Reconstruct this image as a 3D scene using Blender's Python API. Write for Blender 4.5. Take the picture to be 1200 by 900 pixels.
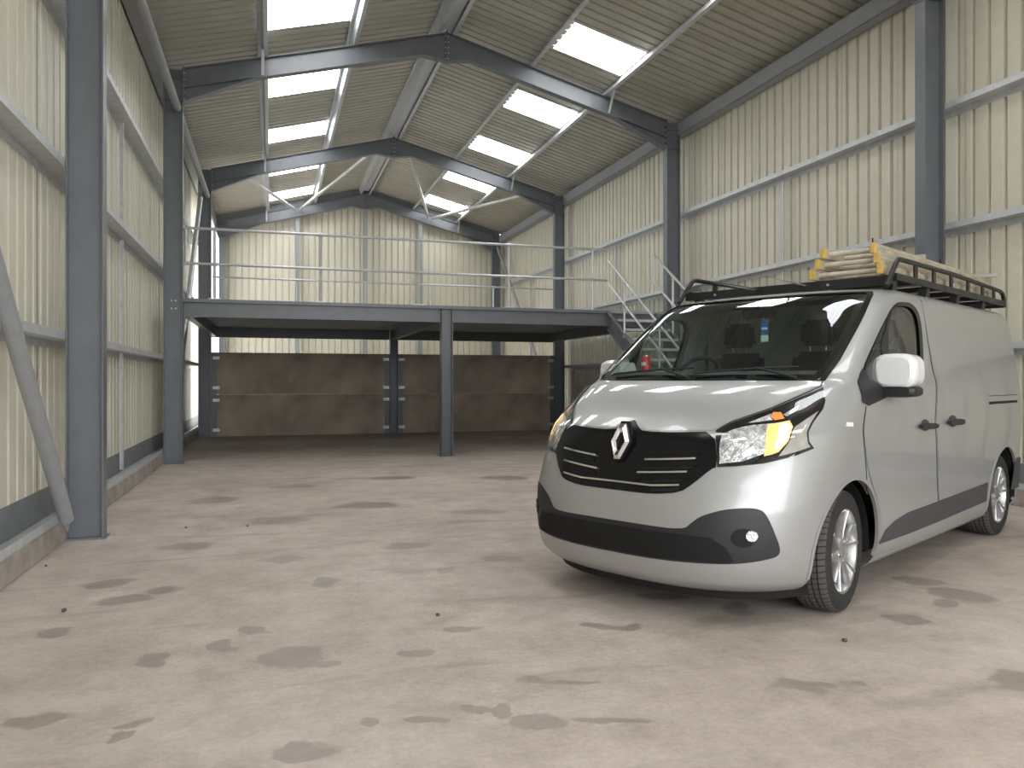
import bpy, bmesh, math, random
from mathutils import Vector, Matrix
from mathutils.geometry import delaunay_2d_cdt
random.seed(7)
for o in list(bpy.data.objects):
    bpy.data.objects.remove(o)
SC = bpy.context.scene
COL = SC.collection

# ------------------------------------------------------------------ camera
F_PX, YAW, HOR, CAM_H = 918.36, 0.2987, 446.0, 1.285
cam = bpy.data.cameras.new('camera')
cam.sensor_fit = 'HORIZONTAL'
cam.sensor_width = 36.0
cam.lens = F_PX / 1200 * 36.0
cam.shift_y = -(450 - HOR) / 1200
cam.clip_start = 0.05
cam_o = bpy.data.objects.new('camera', cam)
COL.objects.link(cam_o)
cam_o.location = (0, 0, CAM_H)
cam_o.rotation_euler = (math.pi / 2, 0, -YAW)
SC.camera = cam_o

# ------------------------------------------------------------------ sky, exposure
world = bpy.data.worlds.new('overcast_sky')
SC.world = world
world.use_nodes = True
bg = world.node_tree.nodes['Background']
bg.inputs['Color'].default_value = (0.93, 0.96, 1.0, 1)
bg.inputs['Strength'].default_value = 6.5
SC.view_settings.view_transform = 'Standard'
SC.view_settings.look = 'None'
SC.view_settings.gamma = 1.0
SC.view_settings.use_curve_mapping = False
SC.view_settings.exposure = 0.0
ROOFLIGHT = 7.0      # brightness of the translucent roof sheets under the overcast sky
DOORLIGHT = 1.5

# daylight portal in the open doorway behind the camera (guides sampling only)
pl = bpy.data.lights.new('doorway_portal', 'AREA')
pl.shape = 'RECTANGLE'
pl.size, pl.size_y = 8.0, 5.4
pl.cycles.is_portal = True
po = bpy.data.objects.new('doorway_portal', pl)
COL.objects.link(po)
po.location = (2.87, -4.9, 2.7)
po.rotation_euler = (math.radians(-90), 0, math.pi)

# ------------------------------------------------------------------ building dimensions (metres)
XL, XR = -1.2986, 7.035            # inner faces of the columns
XM = (XL + XR) / 2
YF = [-4.87, 1.13, 7.13, 13.13, 19.15, 25.13]   # portal frames
CD = 0.274                          # column depth
WL, WR = XL - CD - 0.17, XR + CD + 0.17         # inner faces of the cladding
YB = YF[5] + 0.38
YFR = YF[0] - 0.2
SL = 0.261                          # roof slope
ZRT = 7.207                         # rafter top at the ridge
PD = 0.20                           # purlin depth
def z_raft(x): return ZRT - SL * abs(x - XM)
def z_roof(x): return z_raft(x) + PD + 0.02

# ------------------------------------------------------------------ pixel helpers
_c, _s = math.cos(YAW), math.sin(YAW)
def pix_ray(u, v):
    q = (u - 600) / F_PX
    return Vector((q * _c + _s, _c - q * _s, (HOR - v) / F_PX))
CAMP = Vector((0, 0, CAM_H))
def on_floor(u, v):
    r = pix_ray(u, v)
    return CAMP + r * (-CAM_H / r.z)

# ------------------------------------------------------------------ materials
MATS = {}
def new_mat(name):
    m = bpy.data.materials.new(name)
    m.use_nodes = True
    MATS[name] = m
    nt = m.node_tree
    return m, nt, nt.nodes['Principled BSDF']
def simple(name, col, rough=0.5, metal=0.0, spec=0.5, coat=0.0, noise=0.0, nscale=8.0, bump=0.0, bscale=60.0, stretch=None, emit=None, coat_rough=0.03):
    m, nt, b = new_mat(name)
    b.inputs['Base Color'].default_value = (*col, 1)
    b.inputs['Roughness'].default_value = rough
    b.inputs['Metallic'].default_value = metal
    b.inputs['Specular IOR Level'].default_value = spec
    b.inputs['Coat Weight'].default_value = coat
    b.inputs['Coat Roughness'].default_value = coat_rough
    if emit:
        b.inputs['Emission Color'].default_value = (*emit[0], 1)
        b.inputs['Emission Strength'].default_value = emit[1]
    if noise or bump:
        tc = nt.nodes.new('ShaderNodeTexCoord')
        mp = nt.nodes.new('ShaderNodeMapping')
        nt.links.new(tc.outputs['Object'], mp.inputs['Vector'])
        if stretch: mp.inputs['Scale'].default_value = stretch
    if noise:
        n = nt.nodes.new('ShaderNodeTexNoise')
        n.inputs['Scale'].default_value = nscale
        n.inputs['Detail'].default_value = 6
        nt.links.new(mp.outputs['Vector'], n.inputs['Vector'])
        cr = nt.nodes.new('ShaderNodeValToRGB')
        cr.color_ramp.elements[0].position = 0.3
        cr.color_ramp.elements[1].position = 0.7
        cr.color_ramp.elements[0].color = (*[c * (1 - noise) for c in col], 1)
        cr.color_ramp.elements[1].color = (*[min(1, c * (1 + noise)) for c in col], 1)
        nt.links.new(n.outputs['Fac'], cr.inputs['Fac'])
        nt.links.new(cr.outputs['Color'], b.inputs['Base Color'])
    if bump:
        n2 = nt.nodes.new('ShaderNodeTexNoise')
        n2.inputs['Scale'].default_value = bscale
        n2.inputs['Detail'].default_value = 4
        nt.links.new(mp.outputs['Vector'], n2.inputs['Vector'])
        bp = nt.nodes.new('ShaderNodeBump')
        bp.inputs['Strength'].default_value = bump
        bp.inputs['Distance'].default_value = 0.01
        nt.links.new(n2.outputs['Fac'], bp.inputs['Height'])
        nt.links.new(bp.outputs['Normal'], b.inputs['Normal'])
    return m

simple('cladding', (0.71, 0.68, 0.555), 0.40, noise=0.03, nscale=3.0, stretch=(3, 3, 0.25))
simple('roof_liner', (0.50, 0.48, 0.40), 0.42, noise=0.06, nscale=2.0)  # same cream as the cladding, darkened to put the roof's shade in the colour
simple('steel_paint', (0.165, 0.177, 0.193), 0.36, noise=0.07, nscale=5.0, bump=0.03, bscale=40)
simple('galvanised', (0.62, 0.635, 0.645), 0.42, metal=0.35, noise=0.10, nscale=9.0)
simple('galv_tube', (0.58, 0.59, 0.59), 0.38, metal=0.6, noise=0.08, nscale=14.0)
simple('tube_paint', (0.33, 0.34, 0.355), 0.45, noise=0.06, nscale=9.0)
simple('flashing', (0.72, 0.72, 0.72), 0.4, noise=0.05, nscale=3.0)
simple('dark_flashing', (0.20, 0.21, 0.22), 0.5, noise=0.10, nscale=5.0)
simple('kerb_concrete', (0.36, 0.32, 0.28), 0.85, noise=0.22, nscale=6.0, bump=0.3, bscale=50)
simple('panel_concrete', (0.43, 0.365, 0.285), 0.8, noise=0.30, nscale=1.6, bump=0.2, bscale=30)
simple('bolt_steel', (0.6, 0.6, 0.6), 0.35, metal=0.8)
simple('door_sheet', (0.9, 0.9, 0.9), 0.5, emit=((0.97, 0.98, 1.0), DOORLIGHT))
simple('rooflight', (0.9, 0.9, 0.9), 0.5, emit=((0.97, 0.985, 1.0), ROOFLIGHT))
simple('deck_steel', (0.40, 0.42, 0.44), 0.45, noise=0.08)
simple('outside_ground', (0.30, 0.29, 0.27), 0.9, noise=0.1)
simple('outer_skin', (0.30, 0.33, 0.30), 0.5, noise=0.05)
simple('rubble', (0.10, 0.09, 0.08), 0.9, noise=0.1)
# van
simple('van_paint', (0.40, 0.40, 0.392), 0.40, metal=0.42, coat=0.6, noise=0.02, nscale=400)
simple('van_white', (0.80, 0.80, 0.79), 0.30, coat=0.8, noise=0.01)
simple('black_plastic', (0.018, 0.0185, 0.020), 0.5, noise=0.08, nscale=60, bump=0.05, bscale=400)
simple('black_gloss', (0.006, 0.006, 0.007), 0.22, spec=0.3, noise=0.02)
simple('deep_black', (0.006, 0.006, 0.006), 0.8, noise=0.05)
simple('grey_moulding', (0.055, 0.056, 0.058), 0.55, noise=0.10, nscale=40)
simple('chrome', (0.80, 0.80, 0.81), 0.14, metal=1.0, noise=0.02)
simple('reflector', (0.62, 0.62, 0.62), 0.18, metal=0.9, noise=0.45, nscale=30, bump=1.0, bscale=70)
simple('alloy', (0.50, 0.50, 0.50), 0.30, metal=0.85, noise=0.08, nscale=20)
simple('lamp_glow', (1.0, 0.6, 0.25), 0.4, emit=((1.0, 0.46, 0.11), 0.75))
simple('lamp_core', (1.0, 0.9, 0.6), 0.4, emit=((1.0, 0.80, 0.42), 4.0))
simple('amber', (0.75, 0.25, 0.06), 0.3, emit=((1.0, 0.35, 0.05), 0.35))
simple('lamp_clear', (0.42, 0.40, 0.36), 0.3, metal=0.2, noise=0.15, nscale=20)
simple('rubber', (0.022, 0.021, 0.020), 0.75, noise=0.15, nscale=20)
simple('cabin_trim', (0.075, 0.08, 0.078), 0.7, noise=0.08)
simple('cabin_light', (0.26, 0.27, 0.26), 0.6, noise=0.05)
simple('seat_fabric', (0.020, 0.021, 0.024), 0.9, noise=0.15, nscale=50)
simple('red_can', (0.55, 0.03, 0.03), 0.3, noise=0.05)
simple('tag_blue', (0.03, 0.16, 0.42), 0.5, noise=0.03)
simple('tag_white', (0.75, 0.77, 0.78), 0.5, noise=0.03)
simple('sticker_green', (0.62, 0.72, 0.62), 0.6, noise=0.10, nscale=120)
simple('rack_black', (0.014, 0.014, 0.015), 0.42, noise=0.08)
simple('ladder_wood', (0.42, 0.37, 0.28), 0.75, noise=0.28, nscale=7.0, stretch=(1, 8, 8))
simple('ladder_yellow', (0.60, 0.42, 0.12), 0.55, noise=0.15, nscale=25)
simple('ladder_alu', (0.52, 0.51, 0.47), 0.5, metal=0.4, noise=0.15, nscale=12)
simple('bleached_rung', (0.60, 0.53, 0.42), 0.7, noise=0.22, nscale=14)
simple('red_lamp', (0.4, 0.02, 0.02), 0.25, noise=0.03)

def glass(name, tint, ior_fac=0.06):
    m = bpy.data.materials.new(name); m.use_nodes = True; MATS[name] = m
    nt = m.node_tree; nt.nodes.clear()
    out = nt.nodes.new('ShaderNodeOutputMaterial')
    tr = nt.nodes.new('ShaderNodeBsdfTransparent'); tr.inputs['Color'].default_value = (*tint, 1)
    gl = nt.nodes.new('ShaderNodeBsdfGlossy'); gl.inputs['Roughness'].default_value = 0.01
    gl.inputs['Color'].default_value = (0.95, 0.98, 1.0, 1)
    fr = nt.nodes.new('ShaderNodeLayerWeight'); fr.inputs['Blend'].default_value = 0.5
    pw = nt.nodes.new('ShaderNodeMath'); pw.operation = 'POWER'; pw.inputs[1].default_value = 4.5
    nt.links.new(fr.outputs['Facing'], pw.inputs[0])
    ad = nt.nodes.new('ShaderNodeMath'); ad.operation = 'MULTIPLY_ADD'; ad.inputs[1].default_value = 0.92; ad.inputs[2].default_value = ior_fac + 0.04
    mx = nt.nodes.new('ShaderNodeMixShader')
    nt.links.new(pw.outputs[0], ad.inputs[0]); nt.links.new(ad.outputs[0], mx.inputs[0])
    nt.links.new(tr.outputs[0], mx.inputs[1]); nt.links.new(gl.outputs[0], mx.inputs[2])
    nt.links.new(mx.outputs[0], out.inputs['Surface'])
glass('windscreen_glass', (0.78, 0.87, 0.81), 0.03)
glass('side_glass', (0.74, 0.80, 0.76), 0.03)
glass('lens_glass', (0.95, 0.95, 0.95), 0.02)

# floor: pinkish power-floated slab with damp stains and dust
FM, nt, fb = new_mat('floor_concrete')
def N(t, **kw):
    n = nt.nodes.new(t)
    for k, v in kw.items(): setattr(n, k, v)
    return n
def L(a, b): nt.links.new(a, b)
tc = N('ShaderNodeTexCoord')
def noise(scale, detail=6, rough=0.55, vec=None, sc=None, dist=0.0):
    n = N('ShaderNodeTexNoise')
    n.inputs['Scale'].default_value = scale; n.inputs['Detail'].default_value = detail
    n.inputs['Roughness'].default_value = rough; n.inputs['Distortion'].default_value = dist
    src = vec or tc.outputs['Object']
    if sc:
        mp = N('ShaderNodeMapping'); mp.inputs['Scale'].default_value = sc
        mp.inputs['Rotation'].default_value = (0, 0, YAW)
        L(src, mp.inputs['Vector']); src = mp.outputs['Vector']
    L(src, n.inputs['Vector'])
    return n.outputs['Fac']
def ramp(fac, stops):
    r = N('ShaderNodeValToRGB')
    e = r.color_ramp.elements
    while len(e) < len(stops): e.new(0.5)
    for i, (p, c) in enumerate(stops):
        e[i].position = p; e[i].color = (*c, 1)
    L(fac, r.inputs['Fac'])
    return r.outputs['Color']
def mix(fac, a, b, mode='MIX'):
    m = N('ShaderNodeMix', data_type='RGBA', blend_type=mode)
    if isinstance(fac, float): m.inputs[0].default_value = fac
    else: L(fac, m.inputs[0])
    for i, x in ((6, a), (7, b)):
        if isinstance(x, tuple): m.inputs[i].default_value = (*x, 1)
        else: L(x, m.inputs[i])
    return m.outputs[2]
def math2(op, a, b, clamp=False):
    m = N('ShaderNodeMath', operation=op, use_clamp=clamp)
    for i, x in ((0, a), (1, b)):
        if isinstance(x, (int, float)): m.inputs[i].default_value = x
        else: L(x, m.inputs[i])
    return m.outputs[0]
base = ramp(noise(0.55, 8, 0.62), [(0.28, (0.43, 0.36, 0.308)), (0.5, (0.535, 0.46, 0.40)), (0.72, (0.62, 0.55, 0.49))])
dust = ramp(noise(3.2, 9, 0.75), [(0.32, (0.80, 0.78, 0.76)), (0.52, (1.0, 1.0, 1.0)), (0.68, (1.15, 1.15, 1.15))])
base = mix(1.0, base, dust, 'MULTIPLY')
grain = ramp(noise(38, 5, 0.75), [(0.3, (0.87, 0.87, 0.87)), (0.7, (1.10, 1.10, 1.10))])
base = mix(1.0, base, grain, 'MULTIPLY')
streak = ramp(noise(1.1, 6, 0.6, sc=(0.55, 2.4, 1), dist=0.6), [(0.56, (0, 0, 0)), (0.66, (1, 1, 1))])
base = mix(math2('MULTIPLY', streak, 0.42), base, (0.29, 0.25, 0.215))
wob = N('ShaderNodeTexNoise'); wob.inputs['Scale'].default_value = 5.0; wob.inputs['Detail'].default_value = 5
L(tc.outputs['Object'], wob.inputs['Vector'])
wsub = N('ShaderNodeVectorMath', operation='SUBTRACT'); wsub.inputs[1].default_value = (0.5, 0.5, 0.5)
L(wob.outputs['Color'], wsub.inputs[0])
wsc = N('ShaderNodeVectorMath', operation='SCALE'); wsc.inputs['Scale'].default_value = 0.22
L(wsub.outputs[0], wsc.inputs[0])
wadd = N('ShaderNodeVectorMath', operation='ADD')
L(tc.outputs['Object'], wadd.inputs[0]); L(wsc.outputs[0], wadd.inputs[1])
STAINS = [  # photo pixel of the centre, half width and half height in pixels
 (340,768,44,13),(630,845,36,11),(590,832,14,10),(560,829,30,4),(720,845,50,3),(940,805,34,8),(975,803,18,3),(1190,797,24,13),(865,713,20,9),(355,881,38,12),
 (68,740,20,6),(180,774,22,10),(128,684,30,5),(145,703,34,6),(195,691,20,4),(620,796,20,4),(660,801,44,2.5),(380,682,15,6),(430,848,16,5),(485,764,22,4),(372,776,26,4),
 (520,668,14,4),(1125,697,34,8),(1110,707,18,5),(1060,725,28,5),(1075,681,30,5),(155,850,22,5),(145,862,18,4),(700,733,26,3),(735,734,20,3),(540,737,22,4),(260,757,14,7),(300,738,18,4),(35,845,40,7),
 (498,845,18,5),(430,592,40,4),(560,600,36,3),(330,610,34,4),(250,586,30,4),(475,640,30,4),(345,570,26,2.5),(590,560,30,3),(460,560,28,2.5),(220,640,30,5),(590,655,26,4),(330,655,26,4),(780,700,30,4),(1010,800,10,2)]
acc = None
for (u, v, hw, hh) in STAINS:
    c0 = on_floor(u, v); c1 = on_floor(u, v - hh); c2 = on_floor(u, v + hh)
    r0 = (on_floor(u + hw, v) - c0).length
    dv = (c1 - c2); r1 = max(dv.length / 2, 0.03)
    ang = math.atan2(c0.y, c0.x) - math.pi / 2
    mp = N('ShaderNodeMapping', vector_type='TEXTURE')
    mp.inputs['Location'].default_value = (c0.x, c0.y, 0)
    mp.inputs['Rotation'].default_value = (0, 0, ang)
    mp.inputs['Scale'].default_value = (r0, r1, 1000)
    L(wadd.outputs[0], mp.inputs['Vector'])
    ln = N('ShaderNodeVectorMath', operation='LENGTH'); L(mp.outputs[0], ln.inputs[0])
    mr = N('ShaderNodeMapRange'); mr.inputs['From Min'].default_value = 0.84; mr.inputs['From Max'].default_value = 1.04
    mr.inputs['To Min'].default_value = 1.0; mr.inputs['To Max'].default_value = 0.0
    L(ln.outputs['Value'], mr.inputs['Value'])
    acc = mr.outputs[0] if acc is None else math2('MAXIMUM', acc, mr.outputs[0])
wet = math2('MULTIPLY', acc, 0.60)
col = mix(wet, base, (0.235, 0.205, 0.175))
L(col, fb.inputs['Base Color'])
rg = N('ShaderNodeMapRange'); rg.inputs['To Min'].default_value = 0.72; rg.inputs['To Max'].default_value = 0.42
L(acc, rg.inputs['Value']); L(rg.outputs[0], fb.inputs['Roughness'])
fb.inputs['Specular IOR Level'].default_value = 0.35
bmp = N('ShaderNodeBump'); bmp.inputs['Strength'].default_value = 0.25; bmp.inputs['Distance'].default_value = 0.01
L(noise(14, 8, 0.7), bmp.inputs['Height']); L(bmp.outputs[0], fb.inputs['Normal'])

# tyre tread: shade of the fine lateral sipes painted in as dark lines
def tread_mat():
    m, nt_, b = new_mat('tyre_tread')
    b.inputs['Base Color'].default_value = (0.085, 0.078, 0.070, 1); b.inputs['Roughness'].default_value = 0.9
    uv = nt_.nodes.new('ShaderNodeTexCoord')
    sep = nt_.nodes.new('ShaderNodeSeparateXYZ'); nt_.links.new(uv.outputs['Object'], sep.inputs[0])
    at = nt_.nodes.new('ShaderNodeMath'); at.operation = 'ARCTAN2'
    nt_.links.new(sep.outputs['X'], at.inputs[0]); nt_.links.new(sep.outputs['Z'], at.inputs[1])
    k = nt_.nodes.new('ShaderNodeMath'); k.operation = 'MULTIPLY_ADD'; k.inputs[1].default_value = 62.0
    nt_.links.new(at.outputs[0], k.inputs[0])
    yy = nt_.nodes.new('ShaderNodeMath'); yy.operation = 'MULTIPLY'; yy.inputs[1].default_value = 40.0
    nt_.links.new(sep.outputs['Y'], yy.inputs[0]); nt_.links.new(yy.outputs[0], k.inputs[2])
    sn = nt_.nodes.new('ShaderNodeMath'); sn.operation = 'SINE'; nt_.links.new(k.outputs[0], sn.inputs[0])
    cr = nt_.nodes.new('ShaderNodeValToRGB')
    cr.color_ramp.elements[0].position = 0.0; cr.color_ramp.elements[0].color = (0.10, 0.092, 0.083, 1)
    cr.color_ramp.elements[1].position = 0.92; cr.color_ramp.elements[1].color = (0.02, 0.02, 0.02, 1)
    e = cr.color_ramp.elements.new(0.75); e.color = (0.10, 0.092, 0.083, 1)
    nt_.links.new(sn.outputs[0], cr.inputs['Fac']); nt_.links.new(cr.outputs[0], b.inputs['Base Color'])
tread_mat()

# ------------------------------------------------------------------ mesh helpers
class MB:
    def __init__(s): s.v = []; s.f = []
    def add(s, vs, fs):
        n = len(s.v); s.v += [tuple(p) for p in vs]; s.f += [tuple(i + n for i in f) for f in fs]; return s
    def box(s, a, b):
        (x0, y0, z0), (x1, y1, z1) = a, b
        return s.add([(x0,y0,z0),(x1,y0,z0),(x1,y1,z0),(x0,y1,z0),(x0,y0,z1),(x1,y0,z1),(x1,y1,z1),(x0,y1,z1)],
                     [(0,3,2,1),(4,5,6,7),(0,1,5,4),(1,2,6,5),(2,3,7,6),(3,0,4,7)])
    def loft(s, rings, closed=True, caps=True):
        n = len(rings[0]); b = len(s.v); fs = []
        for r in rings: s.v += [tuple(p) for p in r]
        for k in range(len(rings) - 1):
            for i in range(n if closed else n - 1):
                j = (i + 1) % n
                fs.append((b+k*n+i, b+k*n+j, b+(k+1)*n+j, b+(k+1)*n+i))
        if caps:
            fs.append(tuple(b + i for i in range(n))[::-1]); e = b + (len(rings)-1)*n
            fs.append(tuple(e + i for i in range(n)))
        s.f += fs; return s
    def prof(s, p0, p1, prof, up=(0, 0, 1), p1up=None):
        """sweep a 2-D profile (side, up) from p0 to p1"""
        p0, p1 = Vector(p0), Vector(p1); d = (p1 - p0).normalized()
        sd = d.cross(Vector(up)).normalized(); u = sd.cross(d).normalized()
        return s.loft([[p + sd * a + u * b for a, b in prof] for p in (p0, p1)])
    def tube(s, pts, r, n=10, caps=True):
        pts = [Vector(p) for p in pts]; rings = []; ref = None
        for i, p in enumerate(pts):
            d = ((pts[min(i+1, len(pts)-1)] - pts[max(i-1, 0)])).normalized()
            if ref is None:
                ref = Vector((0, 0, 1)) if abs(d.z) < 0.9 else Vector((1, 0, 0))
            sd = d.cross(ref).normalized(); u = sd.cross(d).normalized(); ref = u
            k = 1.0
            if 0 < i < len(pts)-1:
                ca = (pts[i]-pts[i-1]).normalized().dot((pts[i+1]-pts[i]).normalized())
                k = 1.0 / max(0.6, math.sqrt(max(0.05, (1+ca)/2)))
            rings.append([p + (sd*math.cos(2*math.pi*j/n) + u*math.sin(2*math.pi*j/n))*r*k for j in range(n)])
        return s.loft(rings, True, caps)
    def lathe(s, prof, n=48, axis='Y', caps=False):
        rings = []
        for k in range(n):
            a = 2*math.pi*k/n; rings.append([(r*math.cos(a), y, r*math.sin(a)) for y, r in prof])
        m = len(prof); b = len(s.v)
        for r in rings: s.v += r
        for k in range(n):
            k2 = (k+1) % n
            for i in range(m-1):
                s.f.append((b+k*m+i, b+k2*m+i, b+k2*m+i+1, b+k*m+i+1))
        return s
    def prism(s, poly, lo, hi, axis):
        """extrude a polygon; axis 0: poly=(y,z), 1: poly=(x,z), 2: poly=(x,y)"""
        def P(a, b, t): return {0: (t,a,b), 1: (a,t,b), 2: (a,b,t)}[axis]
        n = len(poly)
        return s.add([P(a,b,lo) for a,b in poly] + [P(a,b,hi) for a,b in poly],
            [tuple(range(n))[::-1], tuple(range(n, 2*n))] + [(i,(i+1)%n,(i+1)%n+n,i+n) for i in range(n)])
    def build(s, name, mat, parent=None, smooth=False, angle=35, van=False, bevel=0.0, recalc=True):
        me = bpy.data.meshes.new(name)
        vs = [(-p[0], p[1], p[2]) for p in s.v] if van else s.v
        me.from_pydata([tuple(p) for p in vs], [], s.f)
        if recalc or bevel:
            bm = bmesh.new(); bm.from_mesh(me)
            bmesh.ops.remove_doubles(bm, verts=bm.verts, dist=1e-6)
            if recalc: bmesh.ops.recalc_face_normals(bm, faces=bm.faces)
            if bevel:
                es = [e for e in bm.edges if len(e.link_faces) == 2 and e.calc_face_angle(0) > 0.5]
                bmesh.ops.bevel(bm, geom=es, offset=bevel, segments=2, affect='EDGES', clamp_overlap=True)
            bm.to_mesh(me); bm.free()
        me.materials.append(MATS[mat])
        if smooth or bevel:
            for p in me.polygons: p.use_smooth = True
            me.set_sharp_from_angle(angle=math.radians(angle))
        o = bpy.data.objects.new(name, me); COL.objects.link(o)
        if parent: o.parent = parent
        return o
def empty(name, loc=(0, 0, 0), rz=0.0):
    o = bpy.data.objects.new(name, None); COL.objects.link(o)
    o.location = loc; o.rotation_euler = (0, 0, rz); o.empty_display_size = 0.1
    return o
def tag(o, label, cat, group=None):
    o['label'] = label; o['category'] = cat
    if group: o['group'] = group
    return o
def struct(o): o['kind'] = 'structure'; return o
def link_copy(o, parent=None, name=None):
    c = o.copy(); COL.objects.link(c)
    if parent: c.parent = parent
    return c
def isec(d, w, tf=0.012, tw=0.008):
    """I profile: web along 'up' of length d, flanges of width w"""
    h, a, t = d/2, w/2, tw/2
    return [(-a,-h),(a,-h),(a,-h+tf),(t,-h+tf),(t,h-tf),(a,h-tf),(a,h),(-a,h),(-a,h-tf),(-t,h-tf),(-t,-h+tf),(-a,-h+tf)]
def zed(d, w, t=0.006, lip=0.018):
    """zed rail profile: side axis = along wall normal"""
    h = d/2
    return [(-h,-t/2),(h-t,-t/2),(h-t,w),(h-t-lip,w),(h-t-lip,w+t),(h,w+t),(h,t/2-t),(h,-t/2),(-h,-t/2-0.0005)]

# ================================================================== SETTING
GX0, GX1 = WL - 0.08, WR + 0.08
struct(MB().box((GX0, YFR, -0.25), (GX1, YB + 0.08, 0)).build('floor', 'floor_concrete'))
struct(MB().box((-60, -60, -0.60), (60, 80, -0.26)).build('ground', 'outside_ground'))

# ---- profiled cladding sheets: 1 m wide, five ribs, 32 mm deep
RIB = [(0.0, 0), (0.074, 0), (0.081, 1), (0.119, 1), (0.126, 0), (0.200, 0)]
def sheet_section():
    pts = []
    for k in range(5):
        for u, w in RIB[(1 if k else 0):]:
            pts.append((k*0.2 + u, w * 0.042))
    pts[0] = (0.0, -0.004); pts.insert(1, (0.012, -0.004)); pts.insert(2, (0.0125, 0.0))
    return pts
SEC = sheet_section()
_sheet_cache = {}
def sheet_mesh(length, mat, width=1.0):
    key = (round(length, 3), mat, width)
    if key not in _sheet_cache:
        me = bpy.data.meshes.new('sheet')
        vs, fs = [], []
        for u, w in SEC: vs += [(u*width, 0, w), (u*width, length, w)]
        for i in range(len(SEC)-1): fs.append((2*i, 2*i+2, 2*i+3, 2*i+1))
        me.from_pydata(vs, [], fs); me.materials.append(MATS[mat]); _sheet_cache[key] = me
    return _sheet_cache[key]
def put_sheet(name, me, parent, org, ux, vx):
    """ux: width direction, vx: length direction; +w (ribs) points away from the room"""
    o = bpy.data.objects.new(name, me); COL.objects.link(o); o.parent = parent
    ux, vx = Vector(ux).normalized(), Vector(vx).normalized(); wx = ux.cross(vx)
    m = Matrix((ux, vx, wx)).transposed().to_4x4(); m.translation = Vector(org)
    o.matrix_local = m
    return o
EZ = 6.20   # top of wall sheets
def wall_side(name, x, sgn):
    b = MB()
    b.box((min(x, x+sgn*0.12) if 0 else (x+sgn*0.06 if sgn > 0 else x-0.09), YFR, 0.0), ((x+sgn*0.09) if sgn > 0 else x-0.06, YB+0.06, z_roof(x)+0.06))
    w = struct(b.build(name, 'outer_skin'))
    y = YFR
    while y < YB - 0.05:
        wd = min(1.0, YB - y)
        me = sheet_mesh(EZ - 0.16, 'cladding', wd)
        if sgn < 0: put_sheet('cladding_sheet', me, w, (x, y + wd, 0.16), (0, -1, 0), (0, 0, 1)) if 0 else put_sheet('cladding_sheet', me, w, (x, y, EZ), (0, 1, 0), (0, 0, -1))
        else: put_sheet('cladding_sheet', me, w, (x, y, 0.16), (0, 1, 0), (0, 0, 1))
        y += 1.0
    return w
wl = wall_side('wall_left', WL, -1)
wr = wall_side('wall_right', WR, 1)
def gable(name, y, sgn, holes=None):
    b = MB()
    top = [(WL, z_roof(WL)), (XM, z_roof(XM)), (WR, z_roof(WR))]
    y0, y1 = (y+0.06, y+0.09) if sgn > 0 else (y-0.09, y-0.06)
    if holes is None:
        b.prism([(WL, 0), (WR, 0), top[2], top[1], top[0]], y0, y1, 1)
    else:
        hx0, hx1, hz = holes
        b.prism([(WL, 0), (hx0, 0), (hx0, z_roof(hx0)), top[0]], y0, y1, 1)
        b.prism([(hx1, 0), (WR, 0), top[2], (hx1, z_roof(hx1))], y0, y1, 1)
        b.prism([(hx0, hz), (hx1, hz), (hx1, z_roof(hx1)), (XM, z_roof(XM)), (hx0, z_roof(hx0))], y0, y1, 1)
    w = struct(b.build(name, 'outer_skin'))
    x = WL
    while x < WR - 0.02:
        wd = min(1.0, WR - x)
        base = 0.16
        if holes and x + wd > holes[0] and x < holes[1]: base = holes[2]
        vs, fs = [], []
        for u, q in SEC:
            X = x + u*wd
            vs += [(X, y + sgn*q, base), (X, y + sgn*q, z_roof(X) - 0.01)]
        for i in range(len(SEC)-1): fs.append((2*i, 2*i+2, 2*i+3, 2*i+1))
        MB().add(vs, fs).build('cladding_sheet', 'cladding', w, recalc=False)
        x += 1.0
    return w
gable('wall_back', YB, 1)
gable('wall_front', YFR, -1, (XM - 4.0, XM + 4.0, 5.4))

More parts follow.
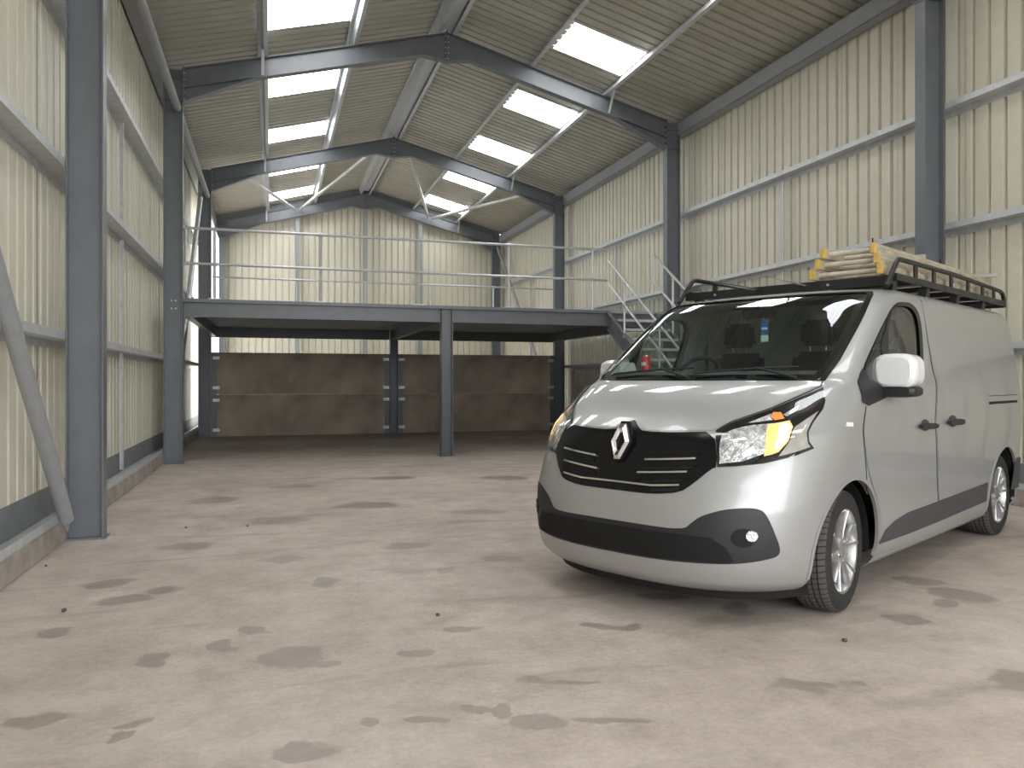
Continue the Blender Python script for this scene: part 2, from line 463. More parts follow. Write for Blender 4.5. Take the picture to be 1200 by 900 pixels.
# ---- roof: sheets run eaves to ridge, rooflights between the two middle purlins
b = MB()
for sg in (-1, 1):
    xe = WL - 0.1 if sg < 0 else WR + 0.1
    b.prism([(xe, z_roof(xe)+0.07), (XM, z_roof(XM)+0.07), (XM, z_roof(XM)+0.10), (xe, z_roof(xe)+0.10)], YFR - 0.1, YB + 0.1, 1)
roof = struct(b.build('ceiling', 'outer_skin'))
PX = [-0.12, 1.29]                        # purlin lines on the left slope (mirrored on the right)
PXR = [2*XM - p for p in PX]
cs = 1 / math.hypot(1, SL)
y = YFR + 0.0
ystart = 0.6 - math.ceil(0.6 - YFR)
k = 0
y = ystart
while y < YB - 0.02:
    ya = max(y, YFR); wd = min(y + 1.0, YB) - ya
    sky = abs(((y - 2.6) % 3.0)) < 0.01 or abs(((y - 2.6) % 3.0) - 3) < 0.01
    for sg in (-1, 1):
        xe = WL - 0.02 if sg < 0 else WR + 0.02
        segs = [(xe, XM)]
        if sky:
            a, c = (PX if sg < 0 else PXR)
            segs = [(xe, a), (a, c), (c, XM)]
            if sg > 0: segs = [(xe, 5.87), (5.87, 4.62), (4.62, XM)]
        for n, (xa, xb) in enumerate(segs):
            ln = abs(xb - xa) / cs
            d = (math.copysign(1, xb - xa), 0, SL)
            isky = sky and n == 1
            me = sheet_mesh(ln, 'rooflight' if isky else 'roof_liner', wd)
            if sg < 0: put_sheet('rooflight' if isky else 'roof_sheet', me, roof, (xa, ya + wd, z_roof(xa)), (0, -1, 0), d) if 0 else None
            # width direction chosen so ribs point up and out
            vx = Vector(d).normalized()
            ux = Vector((0, 1, 0)); wz = ux.cross(vx)
            if wz.z > 0: put_sheet('rooflight' if isky else 'roof_sheet', me, roof, (xa, ya, z_roof(xa)), ux, vx)
            else: put_sheet('rooflight' if isky else 'roof_sheet', me, roof, (xa, ya + wd, z_roof(xa)), -ux, vx)
    y += 1.0

# ---- concrete kerbs with steel base rail and flashing
def kerb(name, sgn):
    w = WL if sgn < 0 else WR
    kx = -1.57 if sgn < 0 else XR + CD + 0.0
    lo, hi = min(w + (-0.05 if sgn < 0 else 0.05), kx), max(w + (-0.05 if sgn < 0 else 0.05), kx)
    o = struct(MB().box((lo, YFR + 0.1, 0.001), (hi, YB, 0.17)).build(name, 'kerb_concrete', bevel=0.008))
    return o
kerb('baseboard_left', -1); kerb('baseboard_right', 1)
for n, (sgn) in enumerate((-1, 1)):
    w = WL if sgn < 0 else WR
    i = -sgn
    b = MB()
    b.box(*sorted([0, 0]) and ((min(w+i*0.005, w+i*0.155), YFR+0.1, 0.171), (max(w+i*0.005, w+i*0.155), YB-0.02, 0.178)))
    b.box((min(w+i*0.149, w+i*0.155), YFR+0.1, 0.178), (max(w+i*0.149, w+i*0.155), YB-0.02, 0.235))
    t = struct(b.build('trim_%d' % (n+1), 'galvanised'))
    b = MB().box((min(w+i*0.002, w+i*0.008), YFR+0.1, 0.185), (max(w+i*0.002, w+i*0.008), YB-0.02, 0.42))
    b.build('base_flashing', 'dark_flashing', t)

# ---- backlit roller door in the far bay of the wall opposite the stairs
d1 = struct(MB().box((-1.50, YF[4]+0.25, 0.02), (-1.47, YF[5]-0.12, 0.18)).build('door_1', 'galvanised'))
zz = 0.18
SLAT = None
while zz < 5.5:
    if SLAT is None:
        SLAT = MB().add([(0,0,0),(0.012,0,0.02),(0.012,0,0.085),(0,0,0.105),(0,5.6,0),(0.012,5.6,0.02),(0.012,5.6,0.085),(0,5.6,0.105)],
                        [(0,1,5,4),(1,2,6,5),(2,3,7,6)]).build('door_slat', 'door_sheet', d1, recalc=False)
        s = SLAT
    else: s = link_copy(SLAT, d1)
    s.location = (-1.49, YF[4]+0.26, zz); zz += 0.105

# ================================================================== STEEL FRAME
SIDE = {-1: 'stairless wall', 1: 'stair wall'}
WHERE = ['by the entrance doorway', 'between doorway and van', 'beside the parked van', 'at the mezzanine front edge', 'at the mezzanine back edge', 'in the far gable corner']
CW = 0.146
PXS = PX
def bolts(parent, pts, ax, r=0.013, h=0.02):
    for p in pts:
        p = Vector(p); a = Vector(ax)
        MB().tube([p, p + a*h], r, 6).build('bolt', 'bolt_steel', parent)
for fi, y in enumerate(YF):
    for sg in (-1, 1):
        xi = XL if sg < 0 else XR
        xo = xi + sg*CD
        cx = (xi + xo) / 2
        t = empty('steel_column', (cx, y, 0))
        tag(t, 'dark grey steel I-section column on the %s, %s' % (SIDE[sg], WHERE[fi]), 'column')
        b = MB()
        ztop = z_raft(xi) - 0.02
        # flanges parallel to the wall, web across
        b.box((-CD/2, -CW/2, 0.014), (-CD/2+0.011, CW/2, ztop))
        b.box((CD/2-0.011, -CW/2, 0.014), (CD/2, CW/2, ztop))
        b.box((-CD/2+0.011, -0.004, 0.014), (CD/2-0.011, 0.004, ztop))
        b.build('shaft', 'steel_paint', t)
        MB().box((-CD/2-0.02, -CW/2-0.02, 0.0), (CD/2+0.02, CW/2+0.02, 0.014)).build('base_plate', 'steel_paint', t)
        for zs in (5.61, 5.95):
            MB().box((-CD/2+0.011, -CW/2+0.01, zs), (CD/2-0.011, CW/2-0.01, zs+0.01)).build('stiffener', 'steel_paint', t)
        if fi == 3:
            for bz in (2.40, 2.52):
                bolts(t, [(-0.03, -0.004, bz), (0.03, -0.004, bz)], (0, -1, 0))
        # rafter with knee haunch and ridge haunch
        r = empty('steel_rafter', (xi, y, 5.6))
        tag(r, 'dark grey haunched steel rafter rising from the %s, %s' % (SIDE[sg], WHERE[fi]), 'rafter')
        RD = 0.305
        def LP(X, Z): return (X - xi, Z - 5.6)
        n = -sg
        X0, X1 = xi - sg*0.002, XM
        RZ = lambda X: z_raft(X)
        poly = [LP(X0, RZ(X0)), LP(X1, RZ(X1)), LP(X1, RZ(X1)-RD-0.16), LP(X1+sg*0.42, RZ(X1+sg*0.42)-RD), LP(X0+n*1.05, RZ(X0+n*1.05)-RD), LP(X0, 5.61)]
        MB().prism(poly, -0.004, 0.004, 1).build('web', 'steel_paint', r)
        def flange(xa, za, xb, zb, dn, mat='steel_paint', nm='flange'):
            (a0, c0), (a1, c1) = LP(xa, za), LP(xb, zb)
            tt = 0.012
            MB().prism([(a0, c0), (a1, c1), (a1, c1+dn*tt), (a0, c0+dn*tt)], -CW/2, CW/2, 1).build(nm, mat, r)
        flange(X0, RZ(X0), X1, RZ(X1), -1)
        flange(X0, 5.61, X0+n*1.05, RZ(X0+n*1.05)-RD, -1)
        flange(X0+n*1.05, RZ(X0+n*1.05)-RD, X1+sg*0.42, RZ(X1+sg*0.42)-RD, -1)
        flange(X1+sg*0.42, RZ(X1+sg*0.42)-RD, X1, RZ(X1)-RD-0.16, -1)
        (a, c), (a2, c2) = LP(X0+n*0.02, RZ(X0)-RD), LP(X0+n*1.05, RZ(X0+n*1.05)-RD)
        MB().prism([(a, c), (a2, c2), (a2, c2+0.01), (a, c+0.01)], -CW/2, CW/2, 1).build('inner_flange', 'steel_paint', r)
        (a, c) = LP(X1, RZ(X1))
        MB().box((a - (0.012 if sg < 0 else 0), -CW/2, c-RD-0.18), (a + (0 if sg < 0 else 0.012), CW/2, c+0.03)).build('end_plate', 'steel_paint', r)
        MB().box((-0.0 if sg < 0 else -0.012, -CW/2-0.01, -0.02), (0.012 if sg < 0 else 0.0, CW/2+0.01, RZ(X0)-5.6+0.02)).build('knee_plate', 'steel_paint', r)
        if fi in (2, 3, 4, 5):
            for pxx in (PXS[0] if sg < 0 else 2*XM - PXS[0],):
                q0 = Vector((pxx - xi, -0.30, z_raft(pxx)+0.03-5.6)); q1 = Vector((pxx - xi, -0.075, z_raft(pxx)-RD+0.01-5.6))
                MB().prof(q0, q1, [(-0.022, -0.003), (0.022, -0.003), (0.022, 0.003), (-0.022, 0.003)]).build('fly_stay', 'galvanised', r)
        if fi in (3, 4):
            bolts(r, [(a + (-0.012 if sg < 0 else 0.012), -0.05, c - 0.06 - 0.095*k) for k in range(5)], (sg, 0, 0), 0.014, 0.022)
            bolts(r, [((0.012 if sg < 0 else -0.012), -0.05, 0.04 + 0.1*k) for k in range(5)], (n, 0, 0), 0.012, 0.02)

# ---- purlins, side rails, eaves beams
BAY = ['in the doorway bay', 'between doorway and van', 'in the van bay', 'in the mezzanine bay', 'in the gable bay']
BAYS = list(zip(YF[:-1], YF[1:]))
def zsec(name, p0, p1, sd, up, mat, d, w, parent=None):
    """cold-rolled zed: web of depth d along up, top flange towards +side, bottom towards -side"""
    t = 0.005
    prof = [(-w, -d/2), (t, -d/2), (t, d/2 - t), (w, d/2 - t), (w, d/2 - 0.02), (w+t, d/2 - 0.02), (w+t, d/2), (0, d/2), (0, -d/2 + t), (-w+t, -d/2+t), (-w+t, -d/2+0.02), (-w, -d/2+0.02)]
    p0, p1 = Vector(p0), Vector(p1); sd, up = Vector(sd), Vector(up)
    m = MB(); m.loft([[p - p0 + sd*a + up*b for a, b in prof] for p in (p0, p1)])
    o = m.build(name, mat, parent); o.location = p0
    return o
for bi, (ya, yb) in enumerate(BAYS):
    for sg in (-1, 1):
        for pi, px in enumerate(PX if sg < 0 else PXR):
            nrm = Vector((SL*sg, 0, 1)).normalized(); dn = Vector((sg, 0, -SL)).normalized()
            z0 = z_roof(px) - 0.02 - PD/2
            o = zsec('purlin', (px, ya + (0.0 if bi == 0 else 0.002), z0), (px, yb - 0.002, z0), dn, nrm, 'galvanised', PD - 0.02, 0.06)
            tag(o, 'galvanised zed purlin %s, %s rooflight edge above the %s' % (BAY[bi], ['lower', 'upper'][pi], SIDE[sg]), 'purlin')
        px = XM + sg*0.17
        z0 = z_roof(px) - 0.02 - PD/2
        o = zsec('ridge_purlin', (px, ya + 0.002, z0), (px, yb - 0.002, z0), dn, nrm, 'galvanised', PD - 0.02, 0.05)
        tag(o, 'galvanised ridge purlin %s, on the %s slope' % (BAY[bi], SIDE[sg]), 'purlin')
        # eaves beam
        xw = WL if sg < 0 else WR
        i = -sg
        m = MB(); t = 0.006
        x0 = xw + i*0.02; x1 = xw + i*0.20
        def bx(m, xa, xb, za, zb): m.box((min(xa, xb), ya+0.002, za), (max(xa, xb), yb-0.002, zb))
        bx(m, x1, x1-i*t, 5.87, 6.11); bx(m, x0, x1, 5.87, 5.876); bx(m, x0, x1, 6.104, 6.11); bx(m, x0, x0+i*t, 5.87, 5.91)
        o = m.build('eaves_beam', 'tube_paint'); tag(o, 'grey steel eaves beam along the top of the %s %s' % (SIDE[sg], BAY[bi]), 'beam')
        # side rails
        for ri, z in enumerate((1.62, 3.0, 4.37)):
            if bi == 4 and sg < 0: continue
            m = MB()
            x0 = xw + i*0.003; x1 = xw + i*0.165
            def bx(m, xa, xb, za, zb): m.box((min(xa, xb), -(yb-ya)/2 + 0.005, za), (max(xa, xb), (yb-ya)/2 - 0.005, zb))
            ox = xw
            bx(m, x0-ox, x1-ox, -0.003, 0.003); bx(m, x1-ox, x1-ox-i*0.005, 0.003, 0.065); bx(m, x1-ox-i*0.005, x1-ox-i*0.02, 0.060, 0.065); bx(m, x0-ox, x0-ox+i*0.005, -0.065, -0.003)
            o = m.build('side_rail', 'galvanised'); o.location = (ox, (ya+yb)/2, z)
            tag(o, 'galvanised side rail on the %s %s, %s up from floor' % (SIDE[sg], BAY[bi], ['first', 'second', 'third'][ri]), 'rail')
        # mid-bay vertical anti-sag posts
        if not (bi == 4 and sg < 0):
            m = MB(); xa = xw + i*0.05
            for za, zb in ((0.24, 1.615), (1.63, 2.93), (3.01, 4.30)):
                m.box((min(xa, xa+i*0.045), (ya+yb)/2-0.003, za), (max(xa, xa+i*0.045), (ya+yb)/2+0.003, zb))
                m.box((min(xa+i*0.040, xa+i*0.045), (ya+yb)/2-0.045, za), (max(xa+i*0.040, xa+i*0.045), (ya+yb)/2, zb))
            o = m.build('rail_support', 'galvanised')
            tag(o, 'thin upright galvanised angle tying side rails of the %s %s' % (SIDE[sg], BAY[bi]), 'bracket')
    # ridge lining
    o = MB().box((XM-0.115, ya+0.004, z_roof(XM)-0.125), (XM+0.115, yb-0.004, z_roof(XM)-0.120)).build('ridge_trim', 'flashing')
    o.name = 'trim_%d' % (bi + 3); struct(o)

# ---- round eaves ties on the wall opposite the stairs
for bi in (1, 2, 3):
    ya, yb = BAYS[bi]
    o = empty('eaves_tie_tube', (-1.37, ya, 5.47))
    MB().tube([(0, 0.02, 0), (0, yb-ya-0.12, 0)], 0.057, 16).build('tube', 'tube_paint', o, smooth=True)
    MB().box((-0.03, yb-ya-0.14, -0.006), (0.03, yb-ya-0.006, 0.006)).build('end_cleat', 'tube_paint', o)
    tag(o, 'round grey tie tube below the eaves of the %s %s' % (SIDE[-1], BAY[bi]), 'tube')

# ---- diagonal bracing
def brace(p0, p1, r, label, mat='tube_paint'):
    p0, p1 = Vector(p0), Vector(p1)
    o = empty('brace_tube', p0); d = (p1-p0); n = d.normalized()
    MB().tube([n*0.10, d - n*0.10], r, 16).build('tube', mat, o, smooth=True)
    for e0, e1 in ((n*0.0, n*0.13), (d - n*0.13, d)):
        m = MB(); m.prof(e0, e1, [(-0.005, -r*0.9), (0.005, -r*0.9), (0.005, r*0.9), (-0.005, r*0.9)], up=(0, 0, 1) if abs(n.z) < 0.9 else (1, 0, 0))
        m.build('end_cleat', mat, o)
    tag(o, label, 'brace'); return o
brace((-1.487, YF[2]-0.36, 0.16), (-1.487, YF[1]+0.1, 5.95), 0.053, 'thick grey diagonal brace tube footed on the kerb of the stairless wall')
brace((-1.487, YF[3]+0.15, 0.3), (-1.487, YF[4]-0.1, 5.75), 0.05, 'diagonal galvanised wall brace passing behind the mezzanine railing on the stairless wall', 'galv_tube')
brace((7.19, YF[4]+0.15, 0.3), (7.19, YF[5]-0.1, 5.75), 0.05, 'diagonal grey brace tube on the stair wall in the gable bay', 'tube_paint')
for sg in (-1, 1):
    xk = XL if sg < 0 else XR
    def rp(x, y): return (x, y, z_raft(x) - 0.12)
    xm = XM + sg*2.0
    brace(rp(XM + sg*0.35, YF[4]+0.02), rp(xm, YF[5]-0.10), 0.045, 'roof brace tube from the rafter apex down the %s slope' % SIDE[sg], 'galv_tube')
    brace(rp(xk - sg*0.55, YF[4]+0.02), rp(xm + sg*0.12, YF[5]-0.10), 0.045, 'roof brace tube from the rafter knee up the %s slope' % SIDE[sg], 'galv_tube')

# ---- dark plates added to hide the bright slits between gable rafters and roof
for n, sg in enumerate((-1, 1)):
    xe = XL - CD if sg < 0 else XR + CD
    struct(MB().prism([(xe, z_raft(xe)), (XM, z_raft(XM)), (XM, z_roof(XM)-0.02), (xe, z_roof(xe)-0.02)], YF[5]+0.06, YF[5]+0.066, 1).build('trim_%d' % (n+8), 'dark_flashing'))
# ---- gable posts
for nm, gx in (('beside the backlit roller door', XM-2.07), ('under the ridge', XM), ('on the stair side', XM+1.78)):
    zt = z_raft(gx) - 0.34
    if gx == XM: zt -= 0.17
    m = MB(); y = YF[5] + 0.14
    m.box((-0.06, -0.07, 0), (0.06, -0.06, zt)); m.box((-0.06, 0.06, 0), (0.06, 0.07, zt)); m.box((-0.004, -0.06, 0), (0.004, 0.06, zt))
    o = m.build('gable_post', 'tube_paint'); o.location = (gx, y, 0)
    tag(o, 'grey steel gable post against the far cream cladding, %s' % nm, 'post')

# ================================================================== MEZZANINE
DZ = 2.557
Y1, Y2 = YF[3], YF[4]
SX0, SX1 = 5.86, 6.80
mz = empty('mezzanine_platform', (XM, Y1, 0))
tag(mz, 'dark grey steel mezzanine platform with corrugated deck on posts at the rear', 'mezzanine')
def mzb(name, p0, p1, d=0.235, w=0.12):
    c = Vector((XM, Y1, 0)); m = MB()
    m.prof(Vector(p0) - c, Vector(p1) - c, isec(d, w)); return m.build(name, 'steel_paint', mz)
zb = DZ - 0.045 - 0.1175
mzb('front_beam', (XL+0.005, Y1, zb), (XM-0.10, Y1, zb)); mzb('front_beam', (XM+0.10, Y1, zb), (XR-0.005, Y1, zb))
mzb('back_beam', (XL+0.005, Y2, zb), (XM-0.10, Y2, zb)); mzb('back_beam', (XM+0.10, Y2, zb), (XR-0.005, Y2, zb))
for x in (XL + 0.062, XM, XR - 0.062):
    mzb('cross_beam', (x, Y1+0.10, zb), (x, Y2-0.10, zb), 0.22, 0.11)
for k in range(1, 4): pass
for y, nm in ((Y1, 'front'), (Y2, 'back')):
    pt = empty('mezzanine_post', (XM, y, 0)); tag(pt, 'dark grey steel post under the middle of the mezzanine %s edge' % nm, 'post')
    m = MB(); h = 0.095; zt = DZ - 0.05
    m.box((-h, -h, 0.012), (-h+0.012, h, zt)); m.box((h-0.012, -h, 0.012), (h, h, zt)); m.box((-h+0.012, -0.005, 0.012), (h-0.012, 0.005, zt))
    m.build('shaft', 'steel_paint', pt)
    hb = 0.13 if nm == 'front' else 0.094
    MB().box((-hb, -0.13, 0), (hb, 0.13, 0.012)).build('base_plate', 'steel_paint', pt)
    if nm == 'front':
        for sx in (-1, 1):
            for bz in (2.33, 2.45):
                bolts(pt, [(sx*h, -0.05, bz)], (sx, 0, 0), 0.013, 0.02)
# corrugated deck sheets, ribs along X
y = Y1 - 0.07
dk = None
while y < Y2 - 0.3:
    wd = 0.9
    if dk is None:
        pr = []
        for k in range(6):
            a = k*0.15
            pr += [(a, 0), (a+0.055, 0), (a+0.075, 0.042), (a+0.13, 0.042), (a+0.15, 0)][(0 if k == 0 else 1):]
        top = [(a, 0.045) for a, _ in pr][::-1]
        m = MB(); m.loft([[(x, a, z) for a, z in pr + [(0.9, 0.045), (0, 0.045)]] for x in (XL-XM+0.0, XR-XM)])
        dk = m.build('deck_sheet', 'deck_steel', mz); o = dk
    else: o = link_copy(dk, mz)
    o.location = (0, y - Y1, DZ - 0.045); y += 0.9
MB().box((XL-XM, -0.075, DZ-0.05), (SX0-XM, -0.070, DZ)).build('edge_trim', 'steel_paint', mz)

# ---- guard rails
RT, RM_ = DZ + 1.10, DZ + 0.55
g = empty('guard_rail', (XL, Y1, DZ))
tag(g, 'galvanised tube guard rail along the front edge of the mezzanine', 'railing')
def P(x, z, y=Y1-0.02): return (x - XL, y - Y1, z - DZ)
R = 0.0215
MB().tube([P(XL+0.03, RT), P(SX0-0.06, RT), P(SX0-0.01, RT-0.03)], R, 10).build('top_rail', 'galv_tube', g, smooth=True)
MB().tube([P(XL+0.03, RM_), P(SX0-0.01, RM_)], R, 10).build('mid_rail', 'galv_tube', g, smooth=True)
for x in (XL+0.04, -0.84, 0.77, 2.39, 3.98, 5.56):
    p = MB().tube([P(x, DZ+0.0 if x > -1 else RM_), P(x, RT)], R, 10).build('post', 'galv_tube', g, smooth=True)
    for z in (RT, RM_):
        MB().tube([(x-XL-0.04, -0.02, z-DZ), (x-XL+0.04, -0.02, z-DZ)], 0.030, 10).build('clamp', 'galv_tube', p, smooth=True)
    if x > -1: MB().box((x-XL-0.09, -0.07, 0.0), (x-XL+0.09, 0.03, 0.014)).build('foot_plate', 'galv_tube', p)
g = empty('guard_rail', (XL, Y2, DZ))
tag(g, 'galvanised tube guard rail along the back edge of the mezzanine', 'railing')
def P2(x, z): return (x - XL, 0.0, z - DZ)
MB().tube([P2(XL+0.03, RT), P2(XR-0.03, RT)], R, 10).build('top_rail', 'galv_tube', g, smooth=True)
MB().tube([P2(XL+0.03, RM_), P2(XR-0.03, RM_)], R, 10).build('mid_rail', 'galv_tube', g, smooth=True)
for x in (-1.0, 0.60, 2.2, 3.8, 5.4, 6.6):
    p = MB().tube([P2(x, DZ), P2(x, RT)], R, 10).build('post', 'galv_tube', g, smooth=True)
    MB().tube([(x-XL-0.04, 0, RT-DZ), (x-XL+0.04, 0, RT-DZ)], 0.028, 10).build('clamp', 'galv_tube', p, smooth=True)
    MB().box((x-XL-0.08, -0.05, 0.0), (x-XL+0.08, 0.05, 0.014)).build('foot_plate', 'galv_tube', p)

# ---- stair against the right-hand column line, running down towards the entrance
KS = 0.66
YE = Y1 - DZ/KS
st = empty('steel_staircase', (SX0, YE, 0))
tag(st, 'dark grey steel stair with galvanised handrails climbing to the mezzanine behind the van', 'stairs')
def SP(x, y, z): return (x - SX0, y - YE, z)
def zline(y): return DZ - KS*(Y1 - y)
for x in (SX0+0.02, SX1-0.02):
    m = MB()
    hh = 0.115
    poly = [(Y1-0.07, zline(Y1-0.07)-0.02+hh-0.08), (Y1-0.07, zline(Y1-0.07)-2*hh-0.06), (YE+0.24, 0.0), (YE-0.1, 0.0), (YE-0.1, 0.06)]
    m.prism([(a - YE, z) for a, z in poly], x-0.006-SX0, x+0.006-SX0, 0)
    w = m.build('stringer', 'steel_paint', st)
    # channel flanges
    for (ya, za), (yb, zb_) in (((Y1-0.07, zline(Y1-0.07)+hh-0.10), (YE-0.1, 0.06)), ((Y1-0.07, zline(Y1-0.07)-2*hh-0.06), (YE+0.24, 0.0))):
        m = MB(); sgx = 1 if x < 6.3 else -1
        m.prof(SP(x-0.03*sgx, ya, za), SP(x-0.03*sgx, yb, zb_), [(-0.035, -0.005), (0.035, -0.005), (0.035, 0.005), (-0.035, 0.005)])
        m.build('flange', 'steel_paint', w)
NT = 13
tr0 = None
for k in range(NT):
    z = DZ - (k+1)*DZ/(NT+1); y = Y1 - (k+1)*(DZ/(NT+1))/KS
    if tr0 is None:
        m = MB(); m.box((0.03, -0.13, -0.035), (SX1-SX0-0.03, 0.13, 0.0)); tr0 = m.build('tread', 'deck_steel', st); t = tr0
        n0 = MB().box((0.03, -0.136, -0.04), (SX1-SX0-0.03, -0.131, 0.004)).build('nosing', 'galvanised', tr0); nn = n0
    else:
        t = link_copy(tr0, st); nn = link_copy(n0, t)
    t.location = (0, y - YE, z)
for x in (SX0-0.0, SX1):
    h1, h2 = (0.93, 0.52) if x < 6.3 else (1.05, 0.55)
    yb = YE + 0.25
    ysS = Y1 - 0.05
    for hh_, nm in ((h1, 'handrail'), (h2, 'mid_rail')):
        pts = [SP(x, ysS, zline(ysS)+hh_), SP(x, yb, zline(yb)+hh_)]
        if x > 6.3: pts = [SP(x, ysS+0.05, zline(ysS)+hh_+0.03)] + pts
        MB().tube(pts, R, 10).build(nm, 'galv_tube', st, smooth=True)
    for y in (Y1-0.72, Y1-2.0, YE+0.45):
        p = MB().tube([SP(x, y, zline(y)-0.06), SP(x, y, zline(y)+h1)], R, 10).build('rail_post', 'galv_tube', st, smooth=True)
        for hh_ in (h1, h2):
            MB().tube([SP(x, y-0.035, zline(y-0.035)+hh_), SP(x, y+0.035, zline(y+0.035)+hh_)], 0.030, 10).build('clamp', 'galv_tube', p, smooth=True)
    if x > 6.3:
        MB().tube([SP(x, ysS+0.05, zline(ysS)+h2+0.03), SP(x, ysS+0.05, zline(ysS)+h1+0.03)], R*0.7, 8).build('end_upright', 'galv_tube', st, smooth=True)

# ---- precast concrete panels between the columns under the mezzanine back edge
for side, (xa, xb) in enumerate(((XL+0.02, XM-0.10), (XM+0.10, XR-0.02))):
    for lv in range(2):
        o = empty('concrete_panel', ((xa+xb)/2, Y2, lv*0.965)); w = (xb-xa)/2
        MB().box((-w, -0.055, 0.004), (w, 0.055, 0.9648)).build('slab', 'panel_concrete', o, bevel=0.004)
        for sx in (-1, 1):
            for z in (0.12, 0.80):
                c = MB().box((sx*w-0.075 if sx > 0 else sx*w+0.0, -0.075, z), (sx*w if sx > 0 else sx*w+0.16, -0.056, z+0.075))
                c = MB().box((sx*(w-0.09)-0.075, -0.078, z), (sx*(w-0.09)+0.075, -0.0635, z+0.07)).build('fixing_clip', 'galvanised', o)
                MB().tube([(sx*(w-0.06), -0.078, z+0.035), (sx*(w-0.06), -0.090, z+0.035)], 0.02, 6).build('bolt', 'bolt_steel', c)
        tag(o, '%s brown precast concrete wall panel between middle post and %s' % (['lower', 'upper'][lv], ['stairless wall', 'stair wall'][side]), 'panel')
for n, (x, lab) in enumerate(((XL+0.065, 'beside the stairless-wall column'), (XM-0.162, 'on the roller-door side of the middle post'), (XM+0.162, 'on the stair side of the middle post'), (XR-0.065, 'beside the stair-wall column'))):
    o = MB().box((-0.06, -0.056-0.006, 0.0), (0.06, -0.0565, 1.93)).build('retaining_plate', 'steel_paint'); o.location = (x, Y2, 0)
    tag(o, 'upright dark steel plate holding the concrete panels, %s' % lab, 'plate')

# ---- small grit on the floor
GR = [(75,717,0.016,'beside the kerb by the diagonal brace'),(513,722,0.012,'in front of the van'),(990,752,0.014,'beside the van front wheel'),(218,619,0.010,'on the floor by the nearest column'),(290,617,0.010,'between van and mezzanine column'),(54,664,0.009,'close along the kerb')]
for (u, v, r, lab) in GR:
    c = on_floor(u, v)
    bm = bmesh.new(); bmesh.ops.create_icosphere(bm, subdivisions=2, radius=r)
    for q in bm.verts: q.co *= random.uniform(0.7, 1.15); q.co.z = q.co.z*0.7 + r*0.55
    lo = min(q.co.z for q in bm.verts)
    for q in bm.verts: q.co.z -= lo
    me = bpy.data.meshes.new('stone_chip'); bm.to_mesh(me); bm.free(); me.materials.append(MATS['rubble'])
    o = bpy.data.objects.new('stone_chip', me); COL.objects.link(o); o.location = (c.x, c.y, 0.0)
    tag(o, 'small dark stone chip lying on the concrete %s' % lab, 'stone')

# ================================================================== VAN
VO, VTH = Vector((1.7948, 3.9909)), 0.47842
VEX = Vector((math.cos(VTH), math.sin(VTH))); VEY = Vector((math.sin(VTH), -math.cos(VTH)))
van = empty('van', (VO.x, VO.y, 0), VTH + math.pi)
tag(van, 'silver panel van with lit headlamps parked on the concrete floor', 'van')
# van space: x back from the nose, y to the van's left, z up; mesh local x is negated on build
TAB = [ # z, nose x at centre, corner depth, exponents, half width
 (0.17, .160, .64, 2.8, 1.90, .84), (0.20, .090, .68, 2.9, 1.95, .880), (0.25, .035, .71, 3.0, 2.0, .915), (0.33, .010, .72, 3.0, 2.0, .935),
 (0.45, .000, .72, 3.0, 2.0, .945), (0.60, .014, .72, 3.0, 2.0, .955), (0.75, .062, .72, 2.9, 2.0, .964), (0.88, .110, .71, 2.8, 1.9, .970),
 (0.97, .146, .70, 2.65, 1.8, .972), (1.00, .168, .69, 2.6, 1.8, .972), (1.03, .200, .68, 2.5, 1.78, .972), (1.08, .265, .66, 2.45, 1.76, .972), (1.14, .360, .63, 2.45, 1.76, .970),
 (1.20, .480, .58, 2.5, 1.8, .966), (1.25, .610, .50, 2.6, 1.85, .961), (1.285, .725, .42, 2.7, 1.9, .956), (1.33, .790, .40, 2.8, 1.95, .950),
 (1.50, 1.045, .38, 3.0, 2.0, .927), (1.70, 1.345, .36, 3.2, 2.0, .895), (1.78, 1.465, .35, 3.2, 2.0, .878), (1.83, 1.550, .35, 3.2, 2.0, .858),
 (1.862, 1.620, .36, 3.1, 2.0, .832), (1.882, 1.690, .38, 3.0, 2.0, .795), (1.90, 1.810, .42, 2.7, 2.0, .735), (1.914, 2.03, .45, 2.5, 2.0, .63), (1.925, 2.35, .5, 2.2, 2.0, .46), (1.932, 2.80, .5, 2.0, 2.0, .20)]
def pchip(xs, ys):
    n = len(xs); h = [xs[i+1]-xs[i] for i in range(n-1)]; d = [(ys[i+1]-ys[i])/h[i] for i in range(n-1)]
    m = [d[0]] + [0.0]*(n-2) + [d[-1]]
    for i in range(1, n-1):
        if d[i-1]*d[i] > 0:
            w1, w2 = 2*h[i]+h[i-1], h[i]+2*h[i-1]; m[i] = (w1+w2)/(w1/d[i-1]+w2/d[i])
    def f(x):
        x = min(max(x, xs[0]), xs[-1]); lo = 0
        while lo < n-2 and x > xs[lo+1]: lo += 1
        t = (x-xs[lo])/h[lo]
        return ((1+2*t)*(1-t)**2*ys[lo] + t*(1-t)**2*h[lo]*m[lo] + t*t*(3-2*t)*ys[lo+1] + t*t*(t-1)*h[lo]*m[lo+1])
    return f
ZT = [r[0] for r in TAB]
_fx = [pchip(ZT, [r[k] for r in TAB]) for k in range(1, 6)]
_rowc = {}
def row(z):
    k = round(z, 5)
    r = _rowc.get(k)
    if r is None:
        xf, d, a, b, ys = [f(z) for f in _fx]
        top = max(0.0, (z - 1.84) / 0.092)
        xr = 4.56 - 0.05*max(0, z-1.0) - 0.8*top**3
        r = _rowc[k] = (xf, d, a, b, ys, xr, 0.10 + 0.4*top**2)
    return r
